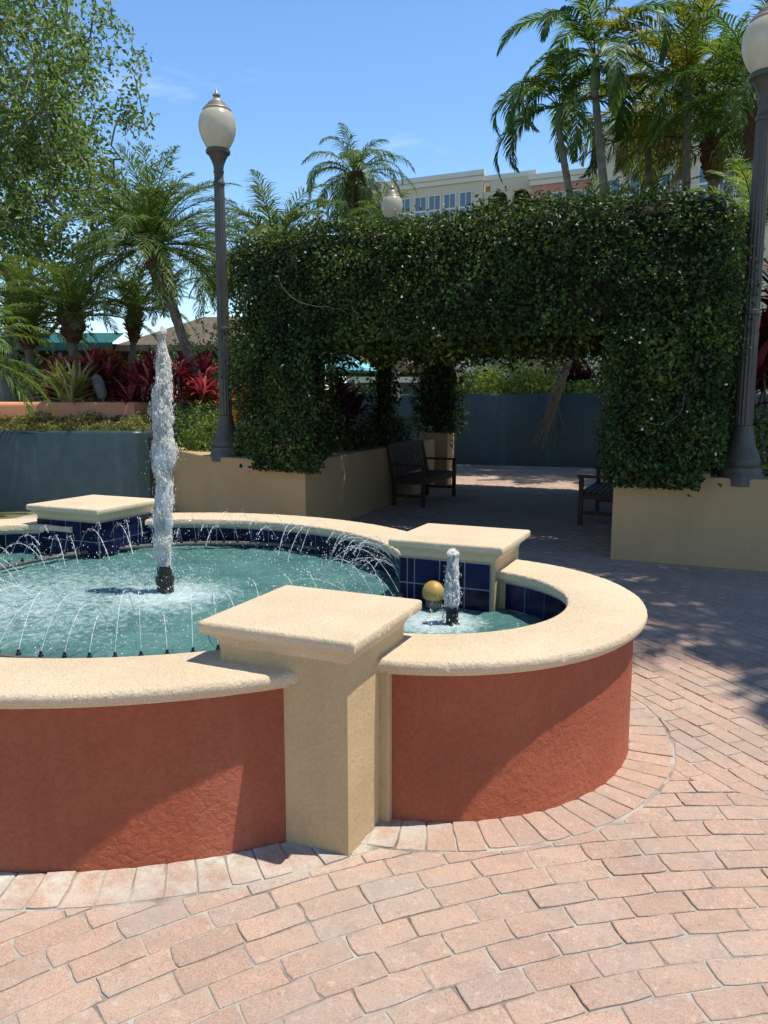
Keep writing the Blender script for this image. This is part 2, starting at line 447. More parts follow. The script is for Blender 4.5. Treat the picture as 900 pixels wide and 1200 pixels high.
p = N.new('ShaderNodeBsdfPrincipled'); p.inputs['Base Color'].default_value = (.93,.93,.93,1); p.inputs['Roughness'].default_value = .35; p.inputs['Specular IOR Level'].default_value = .3
t = N.new('ShaderNodeBsdfTranslucent'); t.inputs['Color'].default_value = (.97,.965,.95,1)
mx = N.new('ShaderNodeMixShader'); mx.inputs[0].default_value = .78; L.new(p.outputs[0], mx.inputs[1]); L.new(t.outputs[0], mx.inputs[2]); L.new(mx.outputs[0], out.inputs[0]); M['froth'] = m
m, N, L, out = nodes('clear_water_stream')
p = N.new('ShaderNodeBsdfPrincipled'); p.inputs['Base Color'].default_value = (.92,.95,.96,1); p.inputs['Roughness'].default_value = .05; p.inputs['Specular IOR Level'].default_value = .8
p.inputs['Transmission Weight'].default_value = .25; p.inputs['IOR'].default_value = 1.33
L.new(p.outputs[0], out.inputs[0]); M['stream'] = m

# pavers
def paver_mat(name):
    m, N, L, out = nodes(name)
    tc = N.new('ShaderNodeTexCoord'); vec = tc.outputs['Object']; geo = N.new('ShaderNodeNewGeometry')
    p = N.new('ShaderNodeBsdfPrincipled'); L.new(p.outputs[0], out.inputs[0])
    cr = ramp(N, [(0, (.395,.278,.222)), (.15, (.435,.295,.230)), (.5, (.465,.316,.247)), (.85, (.485,.336,.262)), (.96, (.45,.33,.268)), (1, (.415,.318,.264))])
    L.new(geo.outputs['Random Per Island'], cr.inputs['Fac'])
    n1 = noise_n(N, L, 1.1, 5, .6, vec); c1 = ramp(N, [(.3, (.78,.78,.80)), (.5, (1,1,1)), (.72, (1.08,1.06,1.02))]); L.new(n1.outputs['Fac'], c1.inputs['Fac'])
    mx = N.new('ShaderNodeMix'); mx.data_type = 'RGBA'; mx.blend_type = 'MULTIPLY'; mx.inputs['Factor'].default_value = 1; L.new(cr.outputs['Color'], mx.inputs['A']); L.new(c1.outputs['Color'], mx.inputs['B'])
    n2 = noise_n(N, L, 160, 4, .75, vec); c2 = ramp(N, [(.3, (.62,.60,.60)), (.5, (1,1,1)), (.72, (1.22,1.22,1.2))]); L.new(n2.outputs['Fac'], c2.inputs['Fac'])
    mx2 = N.new('ShaderNodeMix'); mx2.data_type = 'RGBA'; mx2.blend_type = 'MULTIPLY'; mx2.inputs['Factor'].default_value = 1; L.new(mx.outputs['Result'], mx2.inputs['A']); L.new(c2.outputs['Color'], mx2.inputs['B'])
    # grey worn / dirty patches and pale lime bloom along the fountain foot
    n3 = noise_n(N, L, 1.7, 8, .7, vec); c3 = ramp(N, [(.47, (0,0,0)), (.66, (.7,.7,.7))]); L.new(n3.outputs['Fac'], c3.inputs['Fac'])
    mx3 = N.new('ShaderNodeMix'); mx3.data_type = 'RGBA'; L.new(c3.outputs['Color'], mx3.inputs['Factor']); L.new(mx2.outputs['Result'], mx3.inputs['A']); mx3.inputs['B'].default_value = (.37,.325,.275,1)
    for sc_, lo, hi, amt, cc in ((9, .51, .66, .50, (.27,.215,.18)), (31, .545, .66, .45, (.60,.53,.46)), (4.3, .52, .66, .45, (.31,.265,.225)), (55, .56, .64, .55, (.20,.16,.135))):
        nd = noise_n(N, L, sc_, 8, .75, vec); cd = ramp(N, [(lo, (0,0,0)), (hi, (amt,)*3)]); L.new(nd.outputs['Fac'], cd.inputs['Fac'])
        md = N.new('ShaderNodeMix'); md.data_type = 'RGBA'; L.new(cd.outputs['Color'], md.inputs['Factor']); L.new(mx3.outputs['Result'], md.inputs['A']); md.inputs['B'].default_value = (*cc, 1); mx3 = md
    d = N.new('ShaderNodeVectorMath'); d.operation = 'DISTANCE'; L.new(vec, d.inputs[0]); d.inputs[1].default_value = (-2.95, 3.62, 0)
    mr = N.new('ShaderNodeMapRange'); mr.inputs['From Min'].default_value = 2.05; mr.inputs['From Max'].default_value = 2.36; mr.inputs['To Min'].default_value = .85; mr.inputs['To Max'].default_value = 0; L.new(d.outputs['Value'], mr.inputs['Value'])
    n4 = noise_n(N, L, 7, 6, .7, vec); c4 = ramp(N, [(.40, (0,0,0)), (.62, (1,1,1))]); L.new(n4.outputs['Fac'], c4.inputs['Fac'])
    mu = N.new('ShaderNodeMath'); mu.operation = 'MULTIPLY'; L.new(mr.outputs['Result'], mu.inputs[0]); L.new(c4.outputs['Color'], mu.inputs[1])
    mx4 = N.new('ShaderNodeMix'); mx4.data_type = 'RGBA'; L.new(mu.outputs[0], mx4.inputs['Factor']); L.new(mx3.outputs['Result'], mx4.inputs['A']); mx4.inputs['B'].default_value = (.56,.66,.60,1)
    L.new(mx4.outputs['Result'], p.inputs['Base Color']); p.inputs['Roughness'].default_value = .85; p.inputs['Specular IOR Level'].default_value = .25
    nb = noise_n(N, L, 120, 5, .7, vec); b = N.new('ShaderNodeBump'); b.inputs['Strength'].default_value = .55; b.inputs['Distance'].default_value = .004; L.new(nb.outputs['Fac'], b.inputs['Height'])
    nb2 = noise_n(N, L, 14, 4, .6, vec); b2 = N.new('ShaderNodeBump'); b2.inputs['Strength'].default_value = .4; b2.inputs['Distance'].default_value = .008; L.new(nb2.outputs['Fac'], b2.inputs['Height']); L.new(b.outputs[0], b2.inputs['Normal'])
    L.new(b2.outputs[0], p.inputs['Normal'])
    return m
M['paver'] = paver_mat('brick_paver')
M['mortar'] = surf('joint_sand', [(.34, (.15,.125,.11)), (.46, (.31,.275,.24)), (.58, (.43,.395,.35))], 4.5, .95, .6, 90, .006)
M['earth'] = surf('earth', [(.3, (.09,.10,.045)), (.7, (.16,.15,.08))], 1.2, .95)

M['hedge'] = leafmat('hedge_leaf', [(0, (.013,.030,.006)), (.45, (.026,.056,.010)), (.8, (.050,.095,.015)), (1, (.115,.165,.032))], .22, .36, .5, .42, 1.7)
M['white_petal'] = surf('white_petal', [(.2, (.74,.74,.68)), (.8, (.82,.82,.77))], 5, .6)
M['tree_leaf'] = leafmat('tree_leaf', [(0, (.085,.14,.042)), (.5, (.155,.225,.065)), (1, (.28,.35,.14))], .45, .36, .6, .25, .9, (1.3,1.4,.75))
M['palm_a'] = leafmat('pygmy_palm_leaf', [(0, (.045,.095,.022)), (.5, (.085,.15,.034)), (1, (.17,.23,.07))], .32, .38, .5, .2, 1.2)
M['palm_b'] = leafmat('dark_palm_leaf', [(0, (.034,.082,.018)), (.5, (.070,.145,.032)), (1, (.155,.235,.06))], .4, .36, .5, .2, .8)
M['palm_y'] = leafmat('yellow_palm_leaf', [(0, (.08,.13,.02)), (.5, (.17,.21,.04)), (1, (.36,.31,.075))], .35, .42, .4, .3, .9)
M['palm_l'] = leafmat('light_frond_leaf', [(0, (.065,.13,.03)), (.5, (.11,.19,.045)), (1, (.18,.26,.075))], .4, .38, .45, .2, .9)
M['palm_d'] = leafmat('dry_palm_leaf', [(0, (.17,.11,.05)), (.5, (.27,.19,.09)), (1, (.38,.28,.15))], .2, .7, .2, .2, .9, (1.2,1.1,.8))
M['red_leaf'] = leafmat('red_ti_leaf', [(0, (.065,.012,.018)), (.35, (.19,.024,.040)), (.7, (.36,.055,.080)), (1, (.58,.27,.23))], .3, .35, .5, .2, 1.5, (1.6,.8,.9))
M['crimson_leaf'] = leafmat('crimson_leaf', [(0, (.05,.008,.014)), (.5, (.13,.014,.028)), (1, (.25,.04,.06))], .25, .38, .45, .2, 1.5, (1.5,.8,.9))
M['bronze_leaf'] = leafmat('bronze_leaf', [(0, (.13,.045,.02)), (.5, (.28,.10,.035)), (1, (.40,.19,.06))], .25, .4, .4, .2, 1.5)
M['cream_leaf'] = leafmat('striped_leaf', [(0, (.14,.19,.045)), (.4, (.36,.38,.12)), (1, (.66,.58,.36))], .25, .4, .4, .1, 2)
M['dark_red_leaf'] = leafmat('dark_red_leaf', [(0, (.03,.007,.012)), (.6, (.085,.014,.022)), (1, (.16,.03,.04))], .2, .4, .4, .2, 1.5, (1.4,.8,.9))
M['cover_leaf'] = leafmat('ground_cover_leaf', [(0, (.09,.10,.03)), (.5, (.17,.175,.055)), (1, (.29,.27,.11))], .25, .5, .3, .3, 2.5)
M['lime_leaf'] = leafmat('lime_leaf', [(0, (.13,.19,.03)), (.5, (.27,.33,.05)), (1, (.48,.50,.12))], .35, .4, .4, .3, 2)
M['shrub_leaf'] = leafmat('shrub_leaf', [(0, (.05,.10,.02)), (.5, (.10,.165,.032)), (1, (.21,.27,.07))], .3, .4, .4, .3, 2)

# ------------------------------------------------------------------ ground and paving
g = MB(); g.add([(-900,-900,-.014),(900,-900,-.014),(900,900,-.014),(-900,900,-.014)], [(0,1,2,3)])
tag(g.build('ground', M['earth']), kind='structure')
g = MB(); g.add([(-9,-4,-.005),(8,-4,-.005),(8,19.2,-.005),(-9,19.2,-.005)], [(0,1,2,3)])
tag(g.build('joint_bed', M['mortar']), kind='structure')

FC = (-2.95, 3.62); BC = (-3.25, 3.42); LC = (-1.30, 3.49); MC = (-4.62, 3.63)   # front, back, right lobe, left lobe centres
def clip(poly, nx, ny, d):
    """keep nx*x+ny*y >= d"""
    o = []
    for i in range(len(poly)):
        p, q = poly[i], poly[(i+1) % len(poly)]
        a = nx*p[0]+ny*p[1]-d; b_ = nx*q[0]+ny*q[1]-d
        if a >= 0: o.append(p)
        if a*b_ < 0:
            t = a/(a-b_); o.append((p[0]+(q[0]-p[0])*t, p[1]+(q[1]-p[1])*t))
    return o
def outside(poly, c, r):
    mx_, my_ = sum(p[0] for p in poly)/len(poly)-c[0], sum(p[1] for p in poly)/len(poly)-c[1]
    d = math.hypot(mx_, my_)
    if d > r+.25: return poly
    nx, ny = mx_/d, my_/d
    return clip(poly, nx, ny, nx*c[0]+ny*c[1]+r)
def area(p):
    return .5*abs(sum(p[i][0]*p[(i+1)%len(p)][1]-p[(i+1)%len(p)][0]*p[i][1] for i in range(len(p))))
pav = MB()
def paver(poly, near):
    if len(poly) < 3 or area(poly) < .0012: return
    cx = sum(p[0] for p in poly)/len(poly); cy = sum(p[1] for p in poly)/len(poly)
    z = random.gauss(0, .0012); tx, ty = random.gauss(0, .007), random.gauss(0, .007)
    pts = []
    if near:
        for i in range(len(poly)):
            p, q = poly[i], poly[(i+1)%len(poly)]
            l = math.hypot(q[0]-p[0], q[1]-p[1]); k = 4 if l > .12 else (3 if l > .05 else 1)
            for j in range(k):
                t = j/k; jit = .0015 if j else .002
                x, y = p[0]+(q[0]-p[0])*t, p[1]+(q[1]-p[1])*t
                if j == 0 and random.random() < .8:     # worn corners
                    x += (cx-x)*random.uniform(.012,.05); y += (cy-y)*random.uniform(.012,.05)
                pts.append((x+random.gauss(0,jit), y+random.gauss(0,jit)))
    else:
        pts = [(x+random.gauss(0,.002), y+random.gauss(0,.002)) for x, y in poly]
    n = len(pts); V = []; F = []
    for ins, dz in ((0, -.012), (0, -.0022), (.0025, -.0005), (.006, 0)):
        for x, y in pts:
            dx, dy = cx-x, cy-y; d = math.hypot(dx, dy) or 1
            X, Y = x+dx/d*ins, y+dy/d*ins
            V.append((X, Y, z+dz+tx*(X-cx)+ty*(Y-cy)))
    for k in range(3):
        for j in range(n): F.append((k*n+j, k*n+(j+1)%n, (k+1)*n+(j+1)%n, (k+1)*n+j))
    F.append(tuple(3*n+j for j in range(n)))
    pav.add(V, F)
G = .0031
def in_planter(x, y):
    return (x > -1.0 and y > 8.05) or (y > 8.2 and x < -4.75 - (y-8)*.09) or y > 19.1
BL = lambda x: 3.369 - .2*(x+.135)          # line where the two paving fields meet
RING = .205
def field(poly, near, below):
    s_ = -1 if below else 1
    nx, ny = .2/1.0198*s_, 1/1.0198*s_
    poly = clip(poly, nx, ny, s_*(3.369-.2*.135*-1*-1)/1.0198 if False else s_*(3.369-.027)/1.0198)
    if len(poly) < 3: return
    for c, r in ((LC, .965+RING), (FC, 2.075+RING), (BC, 2.03+RING), (MC, .965+RING)):
        if (c is FC and not below) or (c is BC and below): continue
        poly = outside(poly, c, r)
        if len(poly) < 3: return
    cx = sum(p[0] for p in poly)/len(poly); cy = sum(p[1] for p in poly)/len(poly)
    for c, r in ((LC, .96), (FC if below else BC, 2.03), (MC, .96)):
        if math.hypot(cx-c[0], cy-c[1]) < r: return
    if in_planter(cx, cy): return
    paver(poly, near)
PC = (1.72, -.43)
for k in range(14, 74):
    r = .1*k*1.03; nb = max(6, int(2*PI*r/.206)); off = random.random()*.1 + .5*(k % 2)
    for j in range(nb):
        t0, t1 = 2*PI*(j+off)/nb, 2*PI*(j+off+1)/nb
        tm = (t0+t1)/2; x, y = PC[0]+r*math.cos(tm), PC[1]+r*math.sin(tm)
        if x < -5.5 or x > 3.5 or y < .3 or y > BL(x)+.3: continue
        g0, g1 = G/r, G/(r)
        a, b_ = r-.0515+G, r+.0515-G
        poly = [(PC[0]+q*math.cos(t), PC[1]+q*math.sin(t)) for q, t in ((a, t0+g0), (b_, t0+g0), (b_, t1-g0), (a, t1-g0))]
        field(poly, True, True)
ca, sa = math.cos(R(-46)), math.sin(R(-46))
for k in range(-170, 175):
    off = .1*(k % 2) + random.uniform(-.012,.012)
    for j in range(-90, 95):
        u, v = j*.204+off, k*.103
        x, y = -1+u*ca-v*sa, 9+u*sa+v*ca
        if x < -7.5 or x > 3.2 or y > 19.1 or y < BL(x)-.3: continue
        if in_planter(x, y): continue
        if y > 6 and x < -6.8: continue
        w, h = .102-G, .0515-G
        poly = [(x+a*ca-b_*sa, y+a*sa+b_*ca) for a, b_ in ((-w,-h),(w,-h),(w,h),(-w,h))]
        field(poly, y < 6.5 and x > -1.2, False)
def ring(c, r0, a0, a1):
    n = int(abs(R(a1-a0))*(r0+.1)/.103)
    for j in range(n):
        t0, t1 = R(a0+(a1-a0)*j/n), R(a0+(a1-a0)*(j+1)/n); e = G/(r0+.1)
        rr = r0+.2-random.uniform(0,.012)
        poly = [(c[0]+q*math.cos(t), c[1]+q*math.sin(t)) for q, t in ((r0, t0+e),(rr, t0+e),(rr, t1-e),(r0, t1-e))]
        if c is FC: poly = outside(poly, LC, .965+RING+.01)
        if len(poly) >= 3: paver(poly, True)
ring(LC, .965, -98, 98); ring(FC, 2.075, -138, -34); ring(BC, 2.03, 40, 140); ring(MC, .965, 82, 278)
tag(pav.build('brick_paving', M['paver']), kind='structure')

# ------------------------------------------------------------------ fountain
fountain = empty('fountain', (-3.1, 3.5, 0), 'quatrefoil fountain with terracotta red walls, cream coping and square capped pillars, standing on brick paving', 'fountain')
CT = .655
def cop(ro, ri):
    return [(ri, CT-.044), (ri, CT-.012), (ri+.005, CT-.003), (ri+.014, CT), (ro-.017, CT), (ro-.006, CT-.005), (ro, CT-.016), (ro-.001, CT-.036), (ro-.008, CT-.045),
            (ro-.026, CT-.048), (ro-.029, CT-.062), (ro-.042, CT-.066), (ri+.03, CT-.066), (ri+.028, CT-.05)]
arcs = [(FC, -142, -36, 2.118, 1.75, 2.072), (BC, 27, 142, 2.08, 1.70, 2.025), (LC, -100, 100, 1.02, .66, .965), (MC, 80, 280, 1.02, .66, .965)]
for (c, a0, a1, ro, ri, rw) in arcs:
    w = MB(); w.arc(c, a0, a1, [(ri+.05, -.01), (ri+.05, CT-.067), (rw, CT-.067), (rw, .0), (rw+.004, -.01)], 96)
    w.build('basin_wall', M['red'], fountain, True)
    w = MB(); w.arc(c, a0, a1, cop(ro, ri), 420, .003)
    w.build('coping', M['coping'], fountain, True)
    # glazed tiles along the inside, 15 cm squares with thin joints
    t = MB(); gr = MB(); rt = ri+.05-.008
    gr.arc(c, a0, a1, [(rt+.006, .25), (rt+.006, CT-.069), (rt+.004, CT-.069), (rt+.004, .25)], 96)
    n = int(R(a1-a0)*rt/.152)
    for j in range(n):
        for z0 in (.278, .43):
            z1 = min(z0+.1455, CT-.070)
            t0, t1 = R(a0)+R(a1-a0)*(j+.022)/n, R(a0)+R(a1-a0)*(j+.978)/n
            m_ = 4; V = []
            dr = random.uniform(-.0008,.0008)
            for i in range(m_+1):
                tt = t0+(t1-t0)*i/m_
                V += [(c[0]+(rt+dr)*math.cos(tt), c[1]+(rt+dr)*math.sin(tt), z0), (c[0]+(rt+dr)*math.cos(tt), c[1]+(rt+dr)*math.sin(tt), z1)]
            t.add(V, [(2*i, 2*i+1, 2*i+3, 2*i+2) for i in range(m_)])
    tt_ = t.build('tile_lining', M['tile'], fountain)
    gr.build('grout', M['grout'], tt_)
PT = .81
caprings = [(.060, PT-.105), (.054, PT-.097), (.050, PT-.082), (.040, PT-.066), (.022, PT-.054), (.019, PT-.047), (.005, PT-.044), (.0, PT-.038), (.0, PT-.011), (.003, PT-.004), (.009, PT-.001), (.015, PT)]
pillars = [(-1.722, -1.083, 2.195, 2.815), (-1.765, -1.08, 4.02, 4.665), (-4.93, -4.20, 4.25, 4.95), (-4.93, -4.20, 2.10, 2.80)]
for (x0, x1, y0, y1) in pillars:
    b = MB(); i = .056
    b.slab(x0+i, x1-i, y0+i, y1-i, [(0, -.01), (0, .2), (0, .4), (0, PT-.1)], .004, 6)
    pl = b.build('pillar', M['tan'], fountain)
    b = MB(); b.slab(x0, x1, y0, y1, caprings, .004, 64)
    b.build('cap_slab', M['coping'], pl, True)
    # short stucco return beside the pillar where the lobe wall butts in
    e = MB()
    if x0 > -2:
        ys = (y0+.32, y0+.60) if y0 < 3 else (y0+.02, y0+.32)
        e.box((x1-.3, ys[0]+(.12 if y0 > 3 else 0), -.01), (x1-.018, ys[1], CT-.004), .006)
        e.build('wall_return', M['tan'], pl)
def tile_face(o, u, w, h, name_parent, cols, z0):
    """tiles on a vertical pillar face starting at o along unit u"""
    t = MB(); gr = MB(); nrm = Vector((u[1], -u[0], 0))
    o = Vector(o); u = Vector(u)
    def q(a, z, e): return o + u*a + nrm*e + Vector((0,0,z))
    gr.add([q(0,z0,.003), q(w,z0,.003), q(w,h,.003), q(0,h,.003)], [(0,1,2,3)])
    x = 0
    for cw in cols:
        z = h
        while z > z0:
            zz = max(z-.15, z0)
            e = .008+random.uniform(-.0006,.0006)
            t.add([q(x+.0035,zz+.0035,e), q(x+cw-.0035,zz+.0035,e), q(x+cw-.0035,z-.0035,e), q(x+.0035,z-.0035,e)], [(0,1,2,3)])
            z -= .15
        x += cw
    tt = t.build('pillar_tile', M['tile'], name_parent); gr.build('grout', M['grout'], tt)
tile_face((-1.711, 4.072, 0), (1, 0, 0), .55, .70, fountain, [.05, .045, .155, .15, .15], .3)
tile_face((-1.713, 4.61, 0), (0, -1, 0), .53, .70, fountain, [.15, .15, .15, .08], .3)
tile_face((-4.87, 4.302, 0), (1, 0, 0), .62, .70, fountain, [.15, .15, .15, .17], .3)
tile_face((-4.252, 4.30, 0), (0, 1, 0), .60, .70, fountain, [.15, .15, .15, .15], .3)

# water surface
st = .026
xs = np.arange(-6.0, -.5, st); ys = np.arange(1.7, 5.6, st)
gx, gy = np.meshgrid(xs, ys, indexing='ij')
def inside(x, y):
    return ((np.hypot(x-FC[0], y-FC[1]) < 1.82) & (y < 3.6)) | ((np.hypot(x-BC[0], y-BC[1]) < 1.78) & (y >= 3.4)) | (np.hypot(x-LC[0], y-LC[1]) < .725) | (np.hypot(x-MC[0], y-MC[1]) < .725)
ok = inside(gx, gy)
z = WZ + .006*np.sin(gx*19+1.3*np.sin(gy*7)) * np.sin(gy*23+gx*5) + .004*np.sin(gx*41+gy*13)*np.sin(gy*37-gx*17)
for (cx, cy, amp, rad) in ((JET[0], JET[1], .014, .5), (LJET[0], LJET[1], .010, .22)):
    d = np.hypot(gx-cx, gy-cy)
    z = z + amp*np.exp(-(d/rad)**2)*(.4+.4*np.sin(d*40+5*np.sin(gx*9)*np.sin(gy*8))) + amp*.8*np.exp(-(d/rad)**2)*rng.normal(0, .35, d.shape)
idx = -np.ones(gx.shape, int); idx[ok] = np.arange(ok.sum())
V = np.stack([gx[ok], gy[ok], z[ok]], 1)
a = idx[:-1,:-1]; b_ = idx[1:,:-1]; c_ = idx[1:,1:]; d_ = idx[:-1,1:]
good = (a>=0)&(b_>=0)&(c_>=0)&(d_>=0)
F = np.stack([a[good], b_[good], c_[good], d_[good]], 1)
tag(np_mesh('pool_water', V, F, M['water'], None, True), 'turquoise churned water filling the quatrefoil basin', 'water', kind='structure')

# ring pipe and nozzles
RC, RR, RZ = (-3.07, 3.73), 1.42, .47
b = MB()
b.tube([(RC[0]+RR*math.cos(R(t)), RC[1]+RR*math.sin(R(t)), RZ) for t in range(0, 361, 4)], .017, 8, False)
pipe = b.build('spray_ring_pipe', M['pipe'], fountain, True)
NN = 80
for k in range(NN):
    t = 2*PI*(k+.3)/NN
    x, y = RC[0]+RR*math.cos(t), RC[1]+RR*math.sin(t)
    b = MB(); b.lathe([(.011, RZ+.012), (.011, RZ+.025), (.007, RZ+.027), (.006, RZ+.040)], (x-.006*math.cos(t), y-.006*math.sin(t), 0), 8)
    b.build('nozzle', M['black'], pipe)
b = MB(); b.lathe([(.052, .36), (.052, .50), (.058, .50), (.058, .53), (.045, .53), (.045, .60)], (*JET, 0), 20)
b.build('jet_nozzle', M['black'], fountain, True)
b = MB(); b.lathe([(.045, .36), (.045, .43), (.033, .44), (.033, .53), (.028, .54)], (*LJET, 0), 18)
b.build('jet_nozzle', M['black'], fountain, True)

def drops(n, fn, rmin, rmax):
    """octahedral droplets"""
    P = np.array([fn() for _ in range(n)]); r = rmin + (rmax-rmin)*rng.random(n)**3
    base = np.array([(1,0,0),(-1,0,0),(0,1,0),(0,-1,0),(0,0,1.5),(0,0,-1.5)])
    f = np.array([(0,2,4),(2,1,4),(1,3,4),(3,0,4),(2,0,5),(1,2,5),(3,1,5),(0,3,5)])
    Vd = (P[:,None,:] + base[None]*r[:,None,None]).reshape(-1,3)
    Fd = (f[None] + (np.arange(n)*6)[:,None,None]).reshape(-1,3)
    return Vd, Fd

def join0(parts):
    Vs, Fs, n = [], [], 0
    for v, f in parts: Vs.append(v); Fs.append(f+n); n += len(v)
    return np.concatenate(Vs), np.concatenate(Fs)

def jet_column(name, c, z0, z1, prof, label, lump=.25, n=26, m_=150, seed=0, tilt=(0, 0)):
    """lumpy aerated column: stacked noisy rings plus shed clots"""
    V = []; F = []
    for i in range(m_+1):
        s = i/m_; zz = z0+(z1-z0)*s
        r = .74*np.interp(s, [q[0] for q in prof], [q[1] for q in prof])
        ox = .35*r*mnoise.noise(Vector((seed, 1.7, zz*6)))+.01*mnoise.noise(Vector((seed, 3.3, zz*2))); oy = .35*r*mnoise.noise(Vector((seed+9, 1.7, zz*6)))
        ox += tilt[0]*s; oy += tilt[1]*s
        for j in range(n):
            t = 2*PI*j/n
            q = Vector((math.cos(t)*1.6, math.sin(t)*1.6, zz*8+seed))
            rr = r*(1+lump*1.9*mnoise.noise(q*.8)+lump*1.0*mnoise.noise(q*2.3)+lump*.35*mnoise.noise(q*5.3))
            V.append((c[0]+ox+rr*math.cos(t), c[1]+oy+rr*math.sin(t), zz))
    for i in range(m_):
        for j in range(n): F.append((i*n+j, i*n+(j+1)%n, (i+1)*n+(j+1)%n, (i+1)*n+j))
    F.append(tuple(m_*n+j for j in range(n)))
    e = empty(name, (c[0], c[1], z0), label, 'water jet')
    np_mesh('water_core', V, F, M['jet'], e, True)
    n_ = int(24000*(z1-z0)); sv = rng.random(n_)**.95; zz = z0+(z1-z0)*sv
    rr = np.interp(sv, [q[0] for q in prof], [q[1] for q in prof]); t = rng.random(n_)*2*PI
    lob = np.array([1+lump*1.9*mnoise.noise(Vector((math.cos(a)*.9, math.sin(a)*.9, b_*8+seed)))+lump*.9*mnoise.noise(Vector((math.cos(a)*2.6, math.sin(a)*2.6, b_*19+seed))) for a, b_ in zip(t, zz)])
    d = rr*lob*(.62+.42*rng.random(n_)**.7 + (rng.random(n_) < .05)*np.abs(rng.normal(0,.45,n_)))
    Pd = np.stack([c[0]+d*np.cos(t)+tilt[0]*sv, c[1]+d*np.sin(t)+tilt[1]*sv, zz], 1)
    size = (.0012+.0030*rng.random(n_)**2)*np.where(d > rr*1.12, .55, 1)
    base = np.array([(1,0,0),(-1,0,0),(0,1,0),(0,-1,0),(0,0,1),(0,0,-1)],float)
    el = np.stack([size*(.7+.6*rng.random(n_)), size*(.7+.6*rng.random(n_)), size*(1.0+6.0*rng.random(n_)**2)], 1)
    f = np.array([(0,2,4),(2,1,4),(1,3,4),(3,0,4),(2,0,5),(1,2,5),(3,1,5),(0,3,5)])
    Vd = (Pd[:,None,:]+base[None]*el[:,None,:]).reshape(-1,3); Fd = (f[None]+(np.arange(n_)*6)[:,None,None]).reshape(-1,3)
    o = np_mesh('froth', Vd, Fd, M['froth'], e, True); o['kind'] = 'stuff'
    return e
jet_column('tall_water_jet', JET, .585, 2.03, [(q, r*.84) for q, r in ((0,.050),(.1,.060),(.24,.063),(.375,.060),(.444,.072),(.514,.076),(.583,.060),(.653,.068),(.722,.068),(.79,.056),(.86,.043),(.913,.028),(.948,.018),(.98,.025),(1,.008))],
           'tall white column of foaming water rising from the black nozzle mid pool', .34, seed=2.3, tilt=(.045, .02))
jet_column('low_water_jet', LJET, .53, .825, [(0,.034),(.25,.041),(.5,.034),(.75,.026),(.88,.024),(.95,.029),(1,.010)],
           'short bubbling water jet in the small right lobe beside the gold ball', .24, 20, 60, 4)

# thin arcs thrown inwards by the ring nozzles
SPRAY = []
def stream(t, reach, peak):
    x0, y0, zz0 = RC[0]+(RR-.01)*math.cos(t), RC[1]+(RR-.01)*math.sin(t), RZ+.04
    dx, dy = -math.cos(t)+random.gauss(0,.13), -math.sin(t)+random.gauss(0,.13)
    b = MB(); pts = []; rad = []
    n = 26; k_end = random.randint(16, 26)
    for i in range(n+1):
        s = i/n; x, y = x0+dx*reach*s, y0+dy*reach*s
        zz = zz0 + 4*peak*s*(1-s) - .1*s*s
        if zz < WZ+.004: break
        pts.append((x, y, zz)); rad.append((.0011+.0009*s)*(1+.55*math.sin(i*2.1+t*9)))
    k_end = min(k_end, len(pts))
    b.tube(pts[:k_end], rad[:k_end], 5)
    for p_ in pts[max(2, k_end//3):]:
        for _ in range(2): SPRAY.append([p_[i]+random.gauss(0, .012) for i in range(3)])
    e = b.build('water_stream', M['stream'], None, True)
    tag(e, 'thin arcing stream of clear water thrown inwards from the nozzle ring', 'water stream', 'thin water arcs from the nozzle ring')
for k in range(NN):
    t = 2*PI*(k+.3)/NN
    stream(t, random.uniform(.22,.56), random.uniform(.12,.27))
# loose spray: over the pool and around the splash
def fn_spray():
    q = rng.random()
    if q < .3:
        r = abs(rng.normal(0,.28)); t = rng.random()*2*PI; return (JET[0]+r*math.cos(t), JET[1]+r*math.sin(t), WZ+abs(rng.normal(0,.12)))
    if q < .4:
        r = abs(rng.normal(0,.10)); t = rng.random()*2*PI; return (LJET[0]-.05+r*math.cos(t), LJET[1]+r*math.sin(t), WZ+abs(rng.normal(0,.03)))
    t = rng.random()*2*PI; r = RR-abs(rng.normal(.36,.2)); return (RC[0]+r*math.cos(t), RC[1]+r*math.sin(t), WZ+abs(rng.normal(0,.09)))
it_ = iter(SPRAY)
Vd, Fd = join0([drops(3000, fn_spray, .0012, .0055), drops(len(SPRAY), lambda: next(it_), .0012, .0045)])
tag(np_mesh('spray_droplets', Vd, Fd, M['stream'], None), 'loose droplets of spray flung over the churned pool', 'spray', kind='stuff')
# gold ball float on its stem
BP = (-1.47, 4.0)
e = empty('ball_finial_light', (*BP, WZ), 'gold ball on a short grey stem standing in the lobe water', 'fountain light')
b = MB(); b.lathe([(.03,.36),(.03,.44),(.048,.445),(.050,.495),(.044,.50)], (*BP, 0), 20); b.build('stem', M['pipe'], e, True)
b = MB(); b.lathe([(.045+.0*k, .486) if k == 0 else (.068*math.cos(R(-38+128*k/14)), .525+.068*math.sin(R(-38+128*k/14))) for k in range(15)], (*BP, 0), 24); b.build('ball', M['gold'], e, True)

